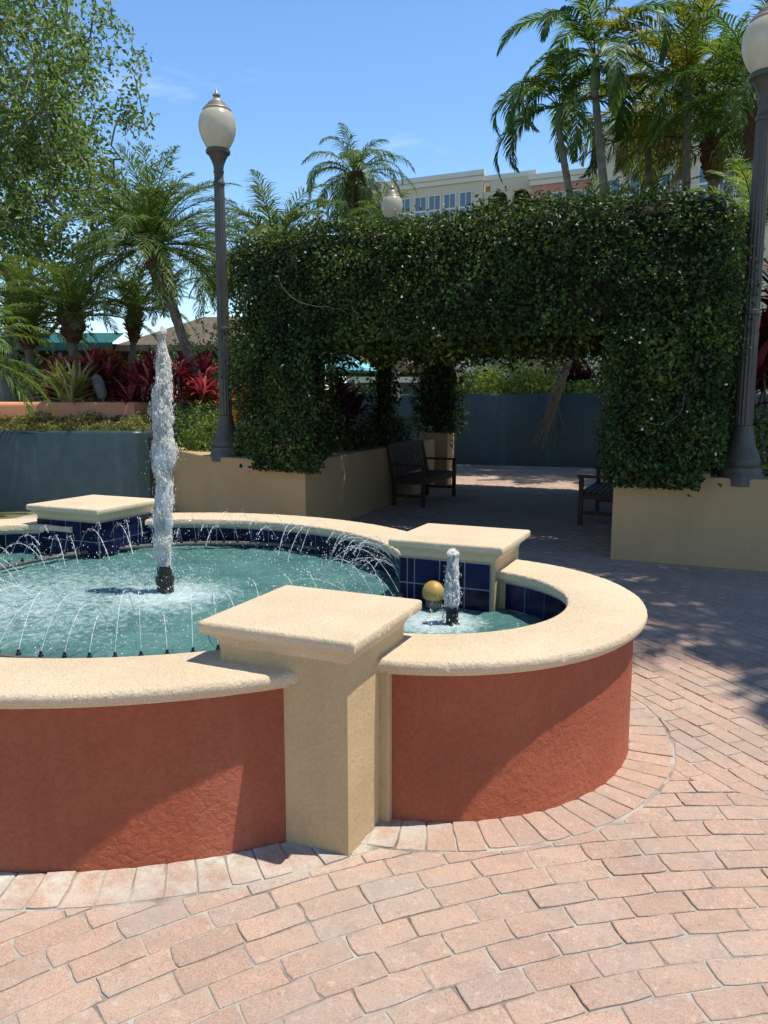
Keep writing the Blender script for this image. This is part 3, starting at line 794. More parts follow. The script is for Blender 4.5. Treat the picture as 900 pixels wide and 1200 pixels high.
# ------------------------------------------------------------------ planters and teal walls
def inset(poly, d):
    n = len(poly); o = []
    for i in range(n):
        p0, p1, p2 = Vector(poly[i-1]), Vector(poly[i]), Vector(poly[(i+1)%n])
        d1 = (p1-p0).normalized(); d2 = (p2-p1).normalized()
        n1 = Vector((-d1.y, d1.x)); n2 = Vector((-d2.y, d2.x))
        k = d/(1+n1.dot(n2)); o.append(tuple(p1+(n1+n2)*k))
    return o
def wall_ring(mb, poly, th, h, lip=.02):
    """closed wall following a CCW polygon, rounded top edge"""
    prof = [(0, -.01), (0, h-lip), (lip*.3, h-lip*.3), (lip, h), (th-lip, h), (th, h-lip), (th, .2)]
    rings = [inset(poly, q) if q else list(poly) for q, _ in prof]
    n = len(poly); V = [(x, y, prof[k][1]) for k in range(len(prof)) for x, y in rings[k]]
    F = [(k*n+i, k*n+(i+1)%n, (k+1)*n+(i+1)%n, (k+1)*n+i) for k in range(len(prof)-1) for i in range(n)]
    mb.add(V, F)
def planter(name, poly, th, h, label, mat):
    e = empty(name, (*poly[0], 0), label, 'planter')
    b = MB(); wall_ring(b, poly, th, h); b.build('planter_wall', M[mat], e)
    b = MB(); ip = inset(poly, th-.01); b.prism(ip, .1, h-.08); b.build('soil', M['soil'], e)
    return e
LP = [(-4.5, 7.83), (-5.0, 13.55), (-9.2, 13.6), (-9.2, 10.2), (-7.5, 9.1), (-6.1, 8.1)]
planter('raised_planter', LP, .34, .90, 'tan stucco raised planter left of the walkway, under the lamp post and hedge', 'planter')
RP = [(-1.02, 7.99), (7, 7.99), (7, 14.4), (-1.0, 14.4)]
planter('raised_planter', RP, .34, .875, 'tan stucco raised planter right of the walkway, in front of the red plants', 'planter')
b = MB(); b.box((-5.45, 13.95, -.01), (-4.88, 14.35, 1.0), .02)
tag(b.build('stucco_pier', M['planter']), 'short tan stucco pier at the far end of the walkway behind the left bench', 'pier')
b = MB(); b.box((-1.02, 7.985, .87), (-.13, 8.32, .91), .012)
tag(b.build('wall_cap', M['planter']), 'thin raised stucco strip on the right planter wall beside the lamp base', 'wall cap')

def curved_wall(name, pts, h, th, label, mat, rnd=.06):
    b = MB(); n = len(pts)
    prof = [(0,-.01),(0,h-rnd),(rnd*.12,h-rnd*.45),(rnd*.5,h-rnd*.1),(rnd,h),(th-rnd,h),(th,h-rnd),(th,-.01)]
    V = []; F = []; m_ = len(prof)
    for i, p in enumerate(pts):
        p = Vector(p); d = (Vector(pts[min(i+1,n-1)])-Vector(pts[max(i-1,0)])).normalized(); nn = Vector((-d.y, d.x))
        for o_, zz in prof: q = p+nn*o_; V.append((q.x, q.y, zz))
    for i in range(n-1):
        for k in range(m_): F.append((i*m_+k, (i+1)*m_+k, (i+1)*m_+(k+1)%m_, i*m_+(k+1)%m_))
    F.append(tuple(range(m_-1,-1,-1))); F.append(tuple((n-1)*m_+k for k in range(m_)))
    b.add(V, F)
    return tag(b.build(name, M[mat], None, True), label, 'wall')
pl_ = at(0, 505, 11.2); pr_ = at(158, 505, 11.2)
def lerp2(p, q, t): return (p.x+(q.x-p.x)*t, p.y+(q.y-p.y)*t)
pts = [lerp2(pl_, pr_, t) for t in (-1.6,-1,-.5,0,.35,.7,.9,.97)]
pe = Vector(lerp2(pl_, pr_, 1.0)); dn = Vector((-(pr_.y-pl_.y), pr_.x-pl_.x)).normalized(); dd = Vector((dn.y, -dn.x))
pts += [tuple(pe+dd*.03+dn*.03), tuple(pe+dd*.10+dn*.12), tuple(pe+dd*.22+dn*.45), tuple(pe+dd*.34+dn*1.1), tuple(pe+dd*.4+dn*2.4)]
curved_wall('teal_wall', pts, 1.17, .3, 'dark teal rounded garden wall at the left, below the strip of ground cover', 'teal')
curved_wall('teal_wall', [(-11, 18.3), (-6.1, 18.75), (-4.5, 18.9), (-2.6, 19.0), (0, 19.0), (4, 18.8)], 1.78, .35, 'dark teal garden wall at the far end of the shaded walkway', 'teal')
# far bed behind that wall, and the left bed
g = MB(); g.prism([(-12, 18.75), (-6, 19.1), (5, 19.1), (5, 26), (-12, 26)], .0, 1.66); tag(g.build('planting_bed_soil', M['soil']), kind='structure')
lb = [lerp2(pl_, pr_, t) for t in (-1.6, 1.12)]
back = [(Vector(q)+dn*3.6) for q in lb]; lb0 = [Vector(q)+dn*.2 for q in lb]
g = MB(); g.prism([tuple(lb0[0]), tuple(lb0[1]), tuple(back[1]), tuple(back[0])], 0, 1.08); tag(g.build('sloping_bed_soil', M['soil']), kind='structure')
o0, o1 = at(0, 471, 12.5), at(160, 471, 12.5)
curved_wall('orange_wall', [lerp2(o0, o1, t) for t in (-1.4, -.5, 0, .5, .9, .98)] + [tuple(Vector(lerp2(o0, o1, 1))+dn*.06), tuple(Vector(lerp2(o0, o1, 1.04))+dn*.3)], o0.z, .4, 'low orange rounded kerb wall behind the strip of ground cover', 'orange', .07)

# ------------------------------------------------------------------ lamp posts
lamp = empty('street_lamp', at(266, 533, 9.95), 'dark fluted lamp post with frosted acorn globe on the left planter wall', 'street lamp', 'acorn globe lamp posts')
lamp.location.z = .885; lamp.scale = (1, 1, .978)
b = MB(); b.lathe([(.21,-.05),(.21,.05),(.195,.07),(.192,.13),(.170,.15),(.176,.19),(.166,.22),(.148,.27),(.120,.35),(.102,.45),(.094,.50),(.094,.51),(.094,.54),(.082,.55)], n=32); b.build('base', M['iron'], lamp, True, True)
b = MB(); b.lathe([(.080,.55),(.078,1.4),(.072,2.4),(.064,3.42)], n=28, flute=.10); b.build('shaft', M['iron'], lamp, False, True)
b = MB(); b.lathe([(.070,1.62),(.084,1.63),(.084,1.67),(.070,1.68)], n=28); b.build('collar', M['iron'], lamp, True, True)
b = MB(); b.lathe([(.068,3.42),(.072,3.43),(.072,3.46),(.058,3.48),(.056,3.56),(.064,3.57),(.064,3.595),(.058,3.61),(.066,3.66),(.088,3.72),(.112,3.765),(.118,3.78),(.145,3.80),(.150,3.825),(.142,3.845),(.12,3.85)], n=32); b.build('globe_holder', M['iron'], lamp, True, True)
b = MB(); b.lathe([(r*.93, 3.84+(z-3.84)*.9) for r, z in ((.128,3.84),(.165,3.90),(.205,3.98),(.232,4.06),(.243,4.14),(.240,4.21),(.222,4.28),(.190,4.335),(.165,4.36))], n=36); b.build('globe', M['globe'], lamp, True, True)
b = MB(); b.lathe([(r*.93, 4.298+(z-4.345)*.82) for r, z in ((.182,4.345),(.186,4.36),(.170,4.385),(.150,4.395),(.146,4.415),(.120,4.435),(.116,4.455),(.088,4.475),(.080,4.495),(.048,4.525),(.030,4.54),(.030,4.555),(.050,4.565),(.052,4.58),(.030,4.60),(.018,4.63),(.004,4.66))], n=32); b.build('lamp_cap', M['copper'], lamp, True, True)
l2 = copy_tree(lamp); p_ = at(867, 563, 7.42); l2.location = (p_.x, p_.y, .845); l2.scale = (1, 1, .957); l2['label'] = 'nearer lamp post at the right edge, standing on the right planter wall'
l3 = copy_tree(lamp); p_ = at(459.5, 236, 17.0); l3.location = (p_.x, p_.y, p_.z-4.12); l3['label'] = 'distant lamp post behind the hedge, only its globe and cap showing above'

# ------------------------------------------------------------------ leaf and frond builders
def unit(a):
    return a/np.maximum(np.linalg.norm(a, axis=-1, keepdims=True), 1e-9)
def leaf_arrays(P, Nn, ln, wd, tilt=.7, droop=0.0, fold=.18):
    """folded four-point leaves at P facing roughly Nn"""
    n = len(P)
    nn = unit(Nn + rng.normal(0, tilt, (n,3)))
    t = rng.normal(0, 1, (n,3)); t[:,2] -= droop; t = unit(t - nn*np.sum(t*nn, 1, keepdims=True)); s = np.cross(nn, t)
    l = (ln*(.65+.7*rng.random(n)))[:,None]; w = (wd*(.7+.6*rng.random(n)))[:,None]
    V = np.stack([P - t*l*.5, P - t*l*.02 + s*w*.5 + nn*w*fold, P + t*l*.5 - nn*l*.06, P - t*l*.02 - s*w*.5 + nn*w*fold], 1).reshape(-1,3)
    i = (np.arange(n)*4)[:,None]
    F = np.concatenate([i+np.array([[0,1,2]]), i+np.array([[0,2,3]])], 1).reshape(-1,3)
    return V, F
def join(parts):
    Vs, Fs, n = [], [], 0
    for v, f in parts: Vs.append(v); Fs.append(f+n); n += len(v)
    return np.concatenate(Vs), np.concatenate(Fs)
def frond(base, az, el, L, droop, pairs=36, ll=.3, lw=.02, vee=.35, twist=0.0, sag=.35, curl=0.0, start=.12, fill=1.0, rach=.012, spread0=65, spread1=25):
    """one pinnate frond: rachis strip and drooping leaflets -> (V,F) triangles"""
    n = 16; s = np.linspace(0,1,n+1); e = el - droop*s**1.35; ds = L/n
    az_ = az + curl*s
    d = np.stack([np.cos(e)*np.cos(az_), np.cos(e)*np.sin(az_), np.sin(e)], 1)
    P = np.asarray(base)[None] + np.concatenate([np.zeros((1,3)), np.cumsum(d[:-1]*ds, 0)])
    side = np.stack([-np.sin(az_), np.cos(az_), np.zeros(n+1)], 1)
    side = side*math.cos(twist) + np.cross(d, side)*math.sin(twist)
    up = np.cross(d, side); up = np.where(up[:,2:3] < 0, -up, up) if twist == 0 else up
    r = rach*(1-.85*s)[:,None]
    Vr = np.stack([P-side*r, P+up*r, P+side*r, P-up*r], 1).reshape(-1,3)
    Fr = []
    for i in range(n):
        for j in range(4):
            a, b_, c_, d2 = i*4+j, i*4+(j+1)%4, i*4+4+(j+1)%4, i*4+4+j
            Fr += [(a,b_,c_),(a,c_,d2)]
    sl = np.repeat(np.linspace(start, .995, pairs), 2); sgn = np.tile([1,-1], pairs)
    keep = rng.random(len(sl)) < fill; sl, sgn = sl[keep], sgn[keep]; k = len(sl)
    sl = np.clip(sl + rng.normal(0, .3/pairs, k), 0, 1)
    f = sl*n; i0 = np.minimum(f.astype(int), n-1); fr = (f-i0)[:,None]
    lerp = lambda A: A[i0]*(1-fr)+A[i0+1]*fr
    p, t, sd_, u = lerp(P), lerp(d), lerp(side), lerp(up)
    ang = np.radians(spread0+(spread1-spread0)*sl + rng.normal(0,6,k))[:,None]
    dv = t*np.cos(ang) + (sd_*sgn[:,None]*math.cos(vee) + u*math.sin(vee))*np.sin(ang)
    dv = unit(dv + rng.normal(0,.06,(k,3)))
    prof = (np.sin(np.clip((sl-start)/(1-start)*.86+.12,0,1)*PI)**.65)
    l = (ll*prof*(.85+.3*rng.random(k)))[:,None]
    g_ = np.array([0,0,-1.0])[None]
    p1 = p + dv*l*.5 + g_*l*sag*.12; p2 = p + unit(dv + g_*sag)*l*.98 + g_*l*sag*.18
    wv = unit(np.cross(dv, u + rng.normal(0,.3,(k,3))))*(lw*(.8+.4*rng.random(k)))[:,None]
    V = np.stack([p-wv*.3, p+wv*.3, p1+wv*.5, p1-wv*.5, p2], 1).reshape(-1,3)
    ii = (np.arange(k)*5)[:,None]
    F = np.concatenate([ii+np.array([[0,1,2]]), ii+np.array([[0,2,3]]), ii+np.array([[3,2,4]])], 1).reshape(-1,3)
    return join([(Vr, np.array(Fr)), (V, F)])

def trunk_tube(p0, p1, r0, r1, bend=.0, n=20, rough=.06, ringed=0.0):
    b = MB(); pts = []; rad = []
    p0, p1 = Vector(p0), Vector(p1); sd_ = (p1-p0).cross(Vector((0,0,1)))
    for i in range(n+1):
        s = i/n; q = p0.lerp(p1, s); q = q + Vector((0,0,1))*bend*math.sin(s*PI)*-.3 + (sd_.normalized() if sd_.length > .01 else Vector((1,0,0)))*bend*math.sin(s*PI)*.5
        pts.append(q); rad.append((r0+(r1-r0)*s)*(1+random.uniform(-rough,rough)+ (ringed if i % 2 else 0)))
    b.tube(pts, rad, 12)
    return b

def palm(name, base, crown, label, mat='palm_a', nf=28, L=1.1, droop=1.5, el=(75,-25), ll=.28, lw=.012, r0=.09, r1=.08, fibre=0.0, pairs=40, bark='bark', shaft=0.0, sag=.4, bend=0.0, azs=None, group='palm trees', vee=.35, dry=0, spread=(65,25), fill=1.0):
    base, crown = Vector(base), Vector(crown)
    e = empty(name, base, label, 'palm tree', group)
    trunk_tube(base, crown, r0, r1, bend, 26, .05, .06).build('trunk', M[bark], e, True)
    d = (crown-base).normalized()
    if fibre:
        b = MB(); st_ = crown - d*fibre; pts = []; rad = []
        for i in range(19):
            s = i/18; pts.append(st_.lerp(crown+d*.06, s)); rad.append((r1*1.25+ (r1*1.3)*math.sin(min(1,s*1.25)*PI*.62))*random.uniform(.9,1.12))
        b.tube(pts, rad, 14)
        for i in range(90):     # old leaf bases
            s = random.random()*.95; t = random.random()*2*PI; q = st_.lerp(crown, s); rr = r1*1.3+r1*1.2*math.sin(min(1,s*1.25)*PI*.62)
            o = Vector((math.cos(t), math.sin(t), 0)); b.obox(q+o*rr*.8, q+o*(rr+.035+.05*random.random())+Vector((0,0,.06+.05*random.random())), .035, .012)
        b.build('trunk_fibre', M['fibre'], e)
    if shaft:
        b = MB(); b.lathe([(r1*1.25,-.02),(r1*1.5,shaft*.25),(r1*1.25,shaft*.7),(r1*.7,shaft)], tuple(crown), 14)
        b.build('crownshaft', M['shaft'], e, True); crown = crown + Vector((0,0,shaft*.92))
    parts = []; dparts = []
    for i in range(nf):
        s = i/max(1,nf-1); a = i*2.39996+random.uniform(-.25,.25) if azs is None else random.choice(azs)+random.gauss(0,.2)
        ee = R(el[0]+(el[1]-el[0])*s**.9+random.gauss(0,6))
        l = L*(1.35 if 'hedge' in (group or '') else 1.15)*(.8+.3*random.random())*(.75+.25*math.sin(min(1,s*1.4+.15)*PI*.6+.2))
        parts.append(frond(crown + Vector((math.cos(a), math.sin(a), 0))*r1*.5, a, ee, l, droop*(.75+.5*random.random()), pairs, ll, lw, vee, 0, sag, random.gauss(0,.12), spread0=spread[0], spread1=spread[1], rach=.012*L**.5, fill=fill))
    for i in range(dry):
        a = random.random()*2*PI
        dparts.append(frond(crown-Vector((0,0,.08)), a, R(-25), L*.8, 1.2, pairs//2, ll*.8, lw, .1, 0, 1.0, .2, rach=.012))
    V, F = join(parts); np_mesh('crown', V, F, M[mat], e)
    if dparts:
        V, F = join(dparts); np_mesh('dry_fronds', V, F, M['palm_d'], e)
    return e

# ------------------------------------------------------------------ hedge covered pergola
hedge = empty('hedge_pergola', (-2.8, 8.0, 0), 'clipped dark green jasmine hedge grown over a pergola arch above the walkway', 'hedge')
boxes = [  # x0,y0,z0,x1,y1,z1, density front, other
    (-5.44, 7.72, 2.24, .02, 9.25, 3.58),       # front beam
    (-5.40, 7.74, .98, -4.28, 8.35, 2.30),      # front left column
    (-1.12, 7.74, .98, .0, 9.1, 2.28),          # front right column
    (-5.40, 9.25, 2.52, .0, 14.45, 3.50),       # roof
    (-5.60, 13.85, 1.02, -4.72, 14.5, 2.40),    # far left column
    (-1.1, 13.85, .9, -.1, 14.5, 2.40),         # far right column
    (-.78, 9.0, .85, -.0, 13.9, 2.45),         # added foliage closing the right side to darken the walkway
    (-5.12, 11.0, .88, -4.82, 11.34, 2.40),     # left middle column
]
def hed_d(P):
    """lumpy offset of the clipped faces"""
    o = np.empty(len(P))
    for i, q in enumerate(P):
        v = Vector(q); o[i] = .13*mnoise.noise(v*1.3)+.11*mnoise.noise(v*3.1)+.06*mnoise.noise(v*7)
    return o
parts = []; fl = []
for bi, (x0,y0,z0,x1,y1,z1) in enumerate(boxes):
    faces = [((0,-1,0), (x0,y0,z0), (x1-x0,0,0), (0,0,z1-z0), 2900 if bi < 3 else 650),
             ((0,0,1), (x0,y0,z1), (x1-x0,0,0), (0,y1-y0,0), 1300 if bi == 0 else 330),
             ((-1,0,0), (x0,y0,z0), (0,y1-y0,0), (0,0,z1-z0), 1100 if bi < 3 else 450),
             ((1,0,0), (x1,y0,z0), (0,y1-y0,0), (0,0,z1-z0), 1100 if bi < 3 else 500),
             ((0,0,-1), (x0,y0,z0), (x1-x0,0,0), (0,y1-y0,0), 700 if bi in (0,3) else 200),
             ((0,1,0), (x0,y1,z0), (x1-x0,0,0), (0,0,z1-z0), 350)]
    for nrm, o, u, v, dens in faces:
        u, v, o, nrm = map(np.array, (u, v, o, nrm))
        if bi == 3 and nrm[1] == -1: continue
        if bi in (1,2) and nrm[2] == 1: continue
        A_ = np.linalg.norm(u)*np.linalg.norm(v); n = int(A_*dens)
        P = o[None] + rng.random((n,1))*u[None] + rng.random((n,1))*v[None]
        off = hed_d(P) + rng.normal(-.045, .055, n)
        if nrm[2] == -1: off = off + rng.random(n)**4*.24
        if bi in (1,2) and nrm[1] == -1: off = off + .05
        P = P + nrm[None]*off[:,None]
        if bi == 0:      # rounded clipped shoulder
            if nrm[1] == -1: P[:,1] += np.clip((P[:,2]-3.15)/.45, 0, 1.1)**2*.34
            if nrm[2] == 1: P[:,2] -= np.clip((8.25-P[:,1])/.5, 0, 1.1)**2*.13
        # soften the box corners and let the top right corner fall away
        cx, cy = (x0+x1)/2, (y0+y1)/2
        if bi == 0:
            k = np.clip((P[:,0]-(-.9))/.95, 0, 1); P[:,2] -= k**2*.30*np.clip((P[:,2]-2.6)/.9, 0, 1)
            k = np.clip((-4.7-P[:,0])/.75, 0, 1); P[:,2] -= k**2*.13*np.clip((P[:,2]-2.6)/.9, 0, 1)
        parts.append(leaf_arrays(P, np.repeat(nrm[None].astype(float), n, 0)+np.array([[0,0,.35]]), .048 if dens > 700 else .08, .027 if dens > 700 else .047, .75, .4))
        if bi < 3 and nrm[1] == -1: fl.append(P[rng.random(n) < .006] + np.array([[0,-.06,0]]))
        if bi == 0 and nrm[2] == 1: fl.append(P[rng.random(n) < .014] + np.array([[0,0,.05]]))
# a frill of leaves hanging below the columns over the planter walls
for (xa, xb, n) in ((-5.2, -4.25, 1300), (-1.08, -.2, 1000)):
    P = np.stack([xa+(xb-xa)*rng.random(n), 7.72+rng.normal(0,.06,n) + 0*rng.random(n), 1.0-.22*rng.random(n)**1.5], 1)
    if xa < -3: P[:,1] += np.clip((-4.5-P[:,0])*.17, 0, 1)
    parts.append(leaf_arrays(P, np.repeat(np.array([[0,-1,.3]]), n, 0), .060, .034, .75, .4))
for n_s in range(70):     # stray shoots on top
    x, y = random.uniform(-5.5,-.2), random.uniform(7.7,9.5); h = random.uniform(.06,.24); m_ = int(h*60)
    P = np.stack([np.full(m_, x)+rng.normal(0,.02,m_), np.full(m_, y)+rng.normal(0,.02,m_), 3.52+h*rng.random(m_)], 1)
    parts.append(leaf_arrays(P, rng.normal(0,1,(m_,3)), .05, .028, .8))
V, F = join(parts); np_mesh('hedge_foliage', V, F, M['hedge'], hedge)
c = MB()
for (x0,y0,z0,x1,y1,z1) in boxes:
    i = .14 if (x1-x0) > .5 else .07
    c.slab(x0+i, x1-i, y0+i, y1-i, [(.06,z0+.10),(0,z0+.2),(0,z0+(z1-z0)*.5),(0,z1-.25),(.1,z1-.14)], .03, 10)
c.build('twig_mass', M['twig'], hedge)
P = np.concatenate(fl); P = P[np.array([mnoise.noise(Vector(v)*1.6) for v in P]) > -.02]; q = []
for k in range(3): q.append(leaf_arrays(P+rng.normal(0,.004,P.shape), np.repeat(np.array([[0,-1,.5]]), len(P), 0), .026, .012, .5))
V, F = join(q); o = np_mesh('jasmine_flowers', V, F, M['white_petal'], hedge); o['kind'] = 'stuff'
for (x, y, zb) in ((-4.97, 11.17, .5), (-5.15, 14.2, .5), (-.65, 11.25, .5), (-.6, 14.2, .5), (-4.9, 8.5, .5), (-.6, 8.5, .5)):
    b = MB(); b.box((x-.07,y-.07,zb), (x+.07,y+.07,2.6)); b.build('pergola_post', M['dark_wall'], hedge)
def wire(pix, Y, label):
    b = MB(); pts = [at(x, y, Y) for x, y in pix]; sm = []
    for i in range(len(pts)-1):
        for k in range(6): sm.append(pts[i].lerp(pts[i+1], k/6)+Vector((0,0,-.012*math.sin(k/6*PI))))
    sm.append(pts[-1]); b.tube(sm, .0013, 5)
    tag(b.build('string_wire', M['wire'], None, True), label, 'wire', 'loose wires on the hedge')
wire([(325,322),(332,338),(345,350),(362,357),(384,359),(400,362)], 8.62, 'thin pale wire looping across the upper left hedge face')
wire([(802,462),(800,478),(793,488),(780,495),(766,497),(754,490)], 7.02, 'thin pale wire looping across the right hedge column')

# ------------------------------------------------------------------ benches
def make_bench():
    e = empty('garden_bench', (0,0,0), 'dark slatted wooden bench in shade against the left planter, seen side on', 'bench', 'wooden benches in the pergola')
    W, D = 1.5, .56   # local: x along bench, +y is the front
    for x in (.03, W-.03):
        b = MB(); b.obox((x, D-.03, 0), (x, D-.03, .62), .055, .055, (0,1,0)); b.build('front_leg', M['wood'], e, local=True)
        b = MB(); b.obox((x, .05, 0), (x, .05, .42), .055, .055, (0,1,0)); b.obox((x, .05, .40), (x, -.06, .93), .05, .05, (0,1,0)); b.build('back_leg', M['wood'], e, local=True)
        b = MB(); b.box((x-.038, .0, .62), (x+.038, D+.02, .652), .008); b.build('arm', M['wood'], e, local=True)
        b = MB(); b.obox((x, .05, .16), (x, D-.03, .16), .03, .045); b.obox((x, .05, .375), (x, D-.03, .375), .03, .07); b.build('side_rail', M['wood'], e, local=True)
    b = MB(); b.obox((.03, D-.03, .375), (W-.03, D-.03, .375), .03, .075); b.obox((.03, .05, .375), (W-.03, .05, .375), .03, .07); b.build('seat_rail', M['wood'], e, local=True)
    b = MB()
    for k in range(7): b.box((.0, .05+k*.074, .415), (W, .05+k*.074+.055, .437))
    b.build('seat', M['wood'], e, local=True)
    b = MB()
    b.obox((.03, -.055, .905), (W-.03, -.055, .905), .035, .075); b.obox((.03, .03, .50), (W-.03, .03, .50), .03, .05)
    n = 15
    for k in range(n):
        x = .09+(W-.18)*k/(n-1); b.obox((x, .03, .50), (x, -.052, .90), .042, .016, (0,1,0))
    b.build('backrest', M['wood'], e, local=True)
    return e
bench = make_bench()
# left bench faces +X : local y -> +X, local x -> -Y
bench.location = (-4.70, 12.30, 0); bench.rotation_euler = (0,0,-PI/2)
b2 = copy_tree(bench); b2.location = (-1.16, 10.05, 0); b2.rotation_euler = (0,0,PI/2)
b2['label'] = 'dark slatted wooden bench half hidden behind the right planter corner'

# ------------------------------------------------------------------ rosette plants
def strap_arrays(base, n, L, w, el=(85,10), droop=1.3, spread=.05):
    parts = []
    for i in range(n):
        a = i*2.39996+random.uniform(-.3,.3); e0 = R(el[0]+(el[1]-el[0])*(i/n)+random.gauss(0,8)); l = L*random.uniform(.7,1.15); d = droop*random.uniform(.5,1.2)
        m_ = 5; p = np.array(base)+np.array([math.cos(a),math.sin(a),0])*spread*random.random(); V = []
        sd_ = np.array([-math.sin(a), math.cos(a), 0])
        ws = [.45,.9,1.0,.85,.5,0]
        for k in range(m_+1):
            s = k/m_; e_ = e0-d*s**1.4; nrm = np.array([-math.sin(e_)*math.cos(a), -math.sin(e_)*math.sin(a), math.cos(e_)])
            ww = w*ws[k]*.5
            V += [p-sd_*ww+nrm*ww*.35, p, p+sd_*ww+nrm*ww*.35]
            p = p+np.array([math.cos(e_)*math.cos(a), math.cos(e_)*math.sin(a), math.sin(e_)])*l/m_
        F = []
        for k in range(m_):
            for j in range(2):
                q = k*3+j; F += [(q,q+1,q+4),(q,q+4,q+3)]
        parts.append((np.array(V), np.array(F)))
    return join(parts)
def ti_plant(loc, mat, label, heads=5, H=.7, L=.45, w=.075, n=22, R_=.28, cat='plant', group='red and bronze foliage plants', name='ti_plant', el=(85,5), droop=1.2):
    loc = Vector(loc); e = empty(name, loc, label, cat, group)
    parts = []; b = MB()
    for h in range(heads):
        a = h*2.4+random.random(); r = R_*math.sqrt((h+.3)/heads)
        top = loc+Vector((r*math.cos(a), r*math.sin(a), H*random.uniform(.45,1.0)))
        b.tube([loc+Vector((r*.5*math.cos(a), r*.5*math.sin(a), 0)), top], .014, 6)
        parts.append(strap_arrays(top, n, L, w, el, droop))
    b.build('stem', M['greybark'], e)
    V, F = join(parts); np_mesh('leaves', V, F, M[mat], e)
    return e
def shrub(loc, rx, ry, h, mat, label, n=1500, ln=.07, wd=.03, group='shrubs in the beds', name='shrub', cat='shrub', base=.0):
    loc = Vector(loc); e = empty(name, loc, label, cat, group)
    b = MB(); tips = []
    for k in range(14):
        a = random.random()*2*PI; q = loc+Vector((rx*.8*math.cos(a)*random.random()**.5, ry*.8*math.sin(a)*random.random()**.5, h*random.uniform(.5,.95)))
        b.tube([loc+(q-loc)*.05, loc.lerp(q,.5)+Vector((0,0,.08*h)), q], [.012,.008,.004], 5); tips.append(q)
    b.build('stems', M['greybark'], e)
    v = unit(rng.normal(0,1,(n,3))); rr = (.45+.55*rng.random(n)**.5)
    lum = np.array([.22*mnoise.noise(Vector(q)*2.3+loc)+.14*mnoise.noise(Vector(q)*5+loc) for q in v])
    rr = rr*(1+lum)
    P = np.array(loc)[None]+np.stack([v[:,0]*rx*rr, v[:,1]*ry*rr, np.abs(v[:,2])*h*rr+base], 1)
    V, F = leaf_arrays(P, v+np.array([[0,0,.4]]), ln, wd, .7, .1)
    np_mesh('foliage', V, F, M[mat], e)
    return e
def bed(x, y, Y, dz=0.0):
    p = at(x, y, Y); p.z += dz; return p

# left bed: from the photograph, left to right
Zb = 1.08
def onbed(x, Y, z=Zb):
    p = at(x, 470, Y); p.z = z; return p
ti_plant(onbed(100, 13.45), 'red_leaf', 'tall crimson ti plant behind the cream striped plant on the orange wall', 13, 1.15, .55, .066, 26, .55)
ti_plant(onbed(160, 13.3), 'red_leaf', 'red ti plant just left of the tall water jet', 13, .95, .5, .062, 26, .55)
ti_plant(onbed(214, 12.9), 'red_leaf', 'red ti plant between the tall water jet and the left lamp post', 13, 1.0, .5, .062, 26, .55)
ti_plant(onbed(128, 13.9), 'bronze_leaf', 'bronze leaved ti plant between the two red ones on the left', 8, 1.15, .45, .06, 26, .4)
ti_plant(onbed(245, 13.0), 'bronze_leaf', 'bronze leaved plant at the left lamp post foot', 7, .55, .45, .055, 22, .4)
ti_plant(onbed(84, 12.75, 1.35), 'cream_leaf', 'spiky cream and green striped plant at the orange wall', 5, .42, .62, .045, 30, .18, name='striped_plant', group=None, el=(88,20), droop=1.0)
shrub(onbed(88, 12.75, 1.3), .42, .25, .28, 'shrub_leaf', 'small glossy green plant below the cream striped plant', 420, .08, .04)
shrub((-5.3, 10.2, .8), .55, .7, .62, 'hedge', 'dark leafy bush under the arch in the left planter', 1600, .08, .04)
shrub((-5.5, 12.3, .8), .45, .8, .7, 'hedge', 'dark leafy bush in the left planter behind the bench', 1600, .08, .04)
ti_plant((-5.4, 9.75, .8), 'dark_red_leaf', 'dark red ti plant seen through the arch beside the left hedge column', 9, .95, .5, .07, 22, .38)
ti_plant((-5.6, 11.0, .8), 'dark_red_leaf', 'dark red ti plant deeper inside the arch behind the left bench', 8, .9, .45, .07, 22, .4)
ti_plant((-6.35, 9.6, .8), 'bronze_leaf', 'bronze plant between the left lamp post and the hedge column', 7, .8, .45, .055, 22, .34)
ti_plant((-6.6, 10.6, .8), 'red_leaf', 'low red plant behind the left lamp post', 7, .7, .45, .07, 20, .36)
shrub((-6.7, 9.1, .84), .62, .35, .55, 'shrub_leaf', 'leafy green shrub left of the lamp post foot on the planter', 1300, .075, .03)
shrub((-5.75, 8.6, .84), .35, .3, .42, 'shrub_leaf', 'small green shrub between the lamp post and the hedge', 600, .075, .03)
shrub((-7.5, 9.9, .84), .7, .5, .75, 'shrub_leaf', 'green shrub at the end of the left teal wall', 1500, .075, .03)
# ground cover strip between teal and orange wall
q0, q1 = pl_, pr_; n = 9000
tt = rng.random(n)*1.9-.85; dp = rng.random(n)
base_ = np.stack([q0.x+(q1.x-q0.x)*tt, q0.y+(q1.y-q0.y)*tt], 1)+np.array([[dn.x, dn.y]])*(.10+1.15*dp)[:,None]
hh = (.15*rng.random(n)**1.2)*(1+.6*np.sin(tt*23)*np.sin(tt*7.3+1))
P = np.stack([base_[:,0], base_[:,1], 1.12+.12*dp+hh], 1)
V, F = leaf_arrays(P, rng.normal(0,1,(n,3))*.5+np.array([[0,-.4,.6]]), .075, .02, .8, -.9)
tag(np_mesh('ground_cover', V, F, M['cover_leaf']), 'strip of dry green ground cover along the top of the left teal wall', 'ground cover', kind='stuff')
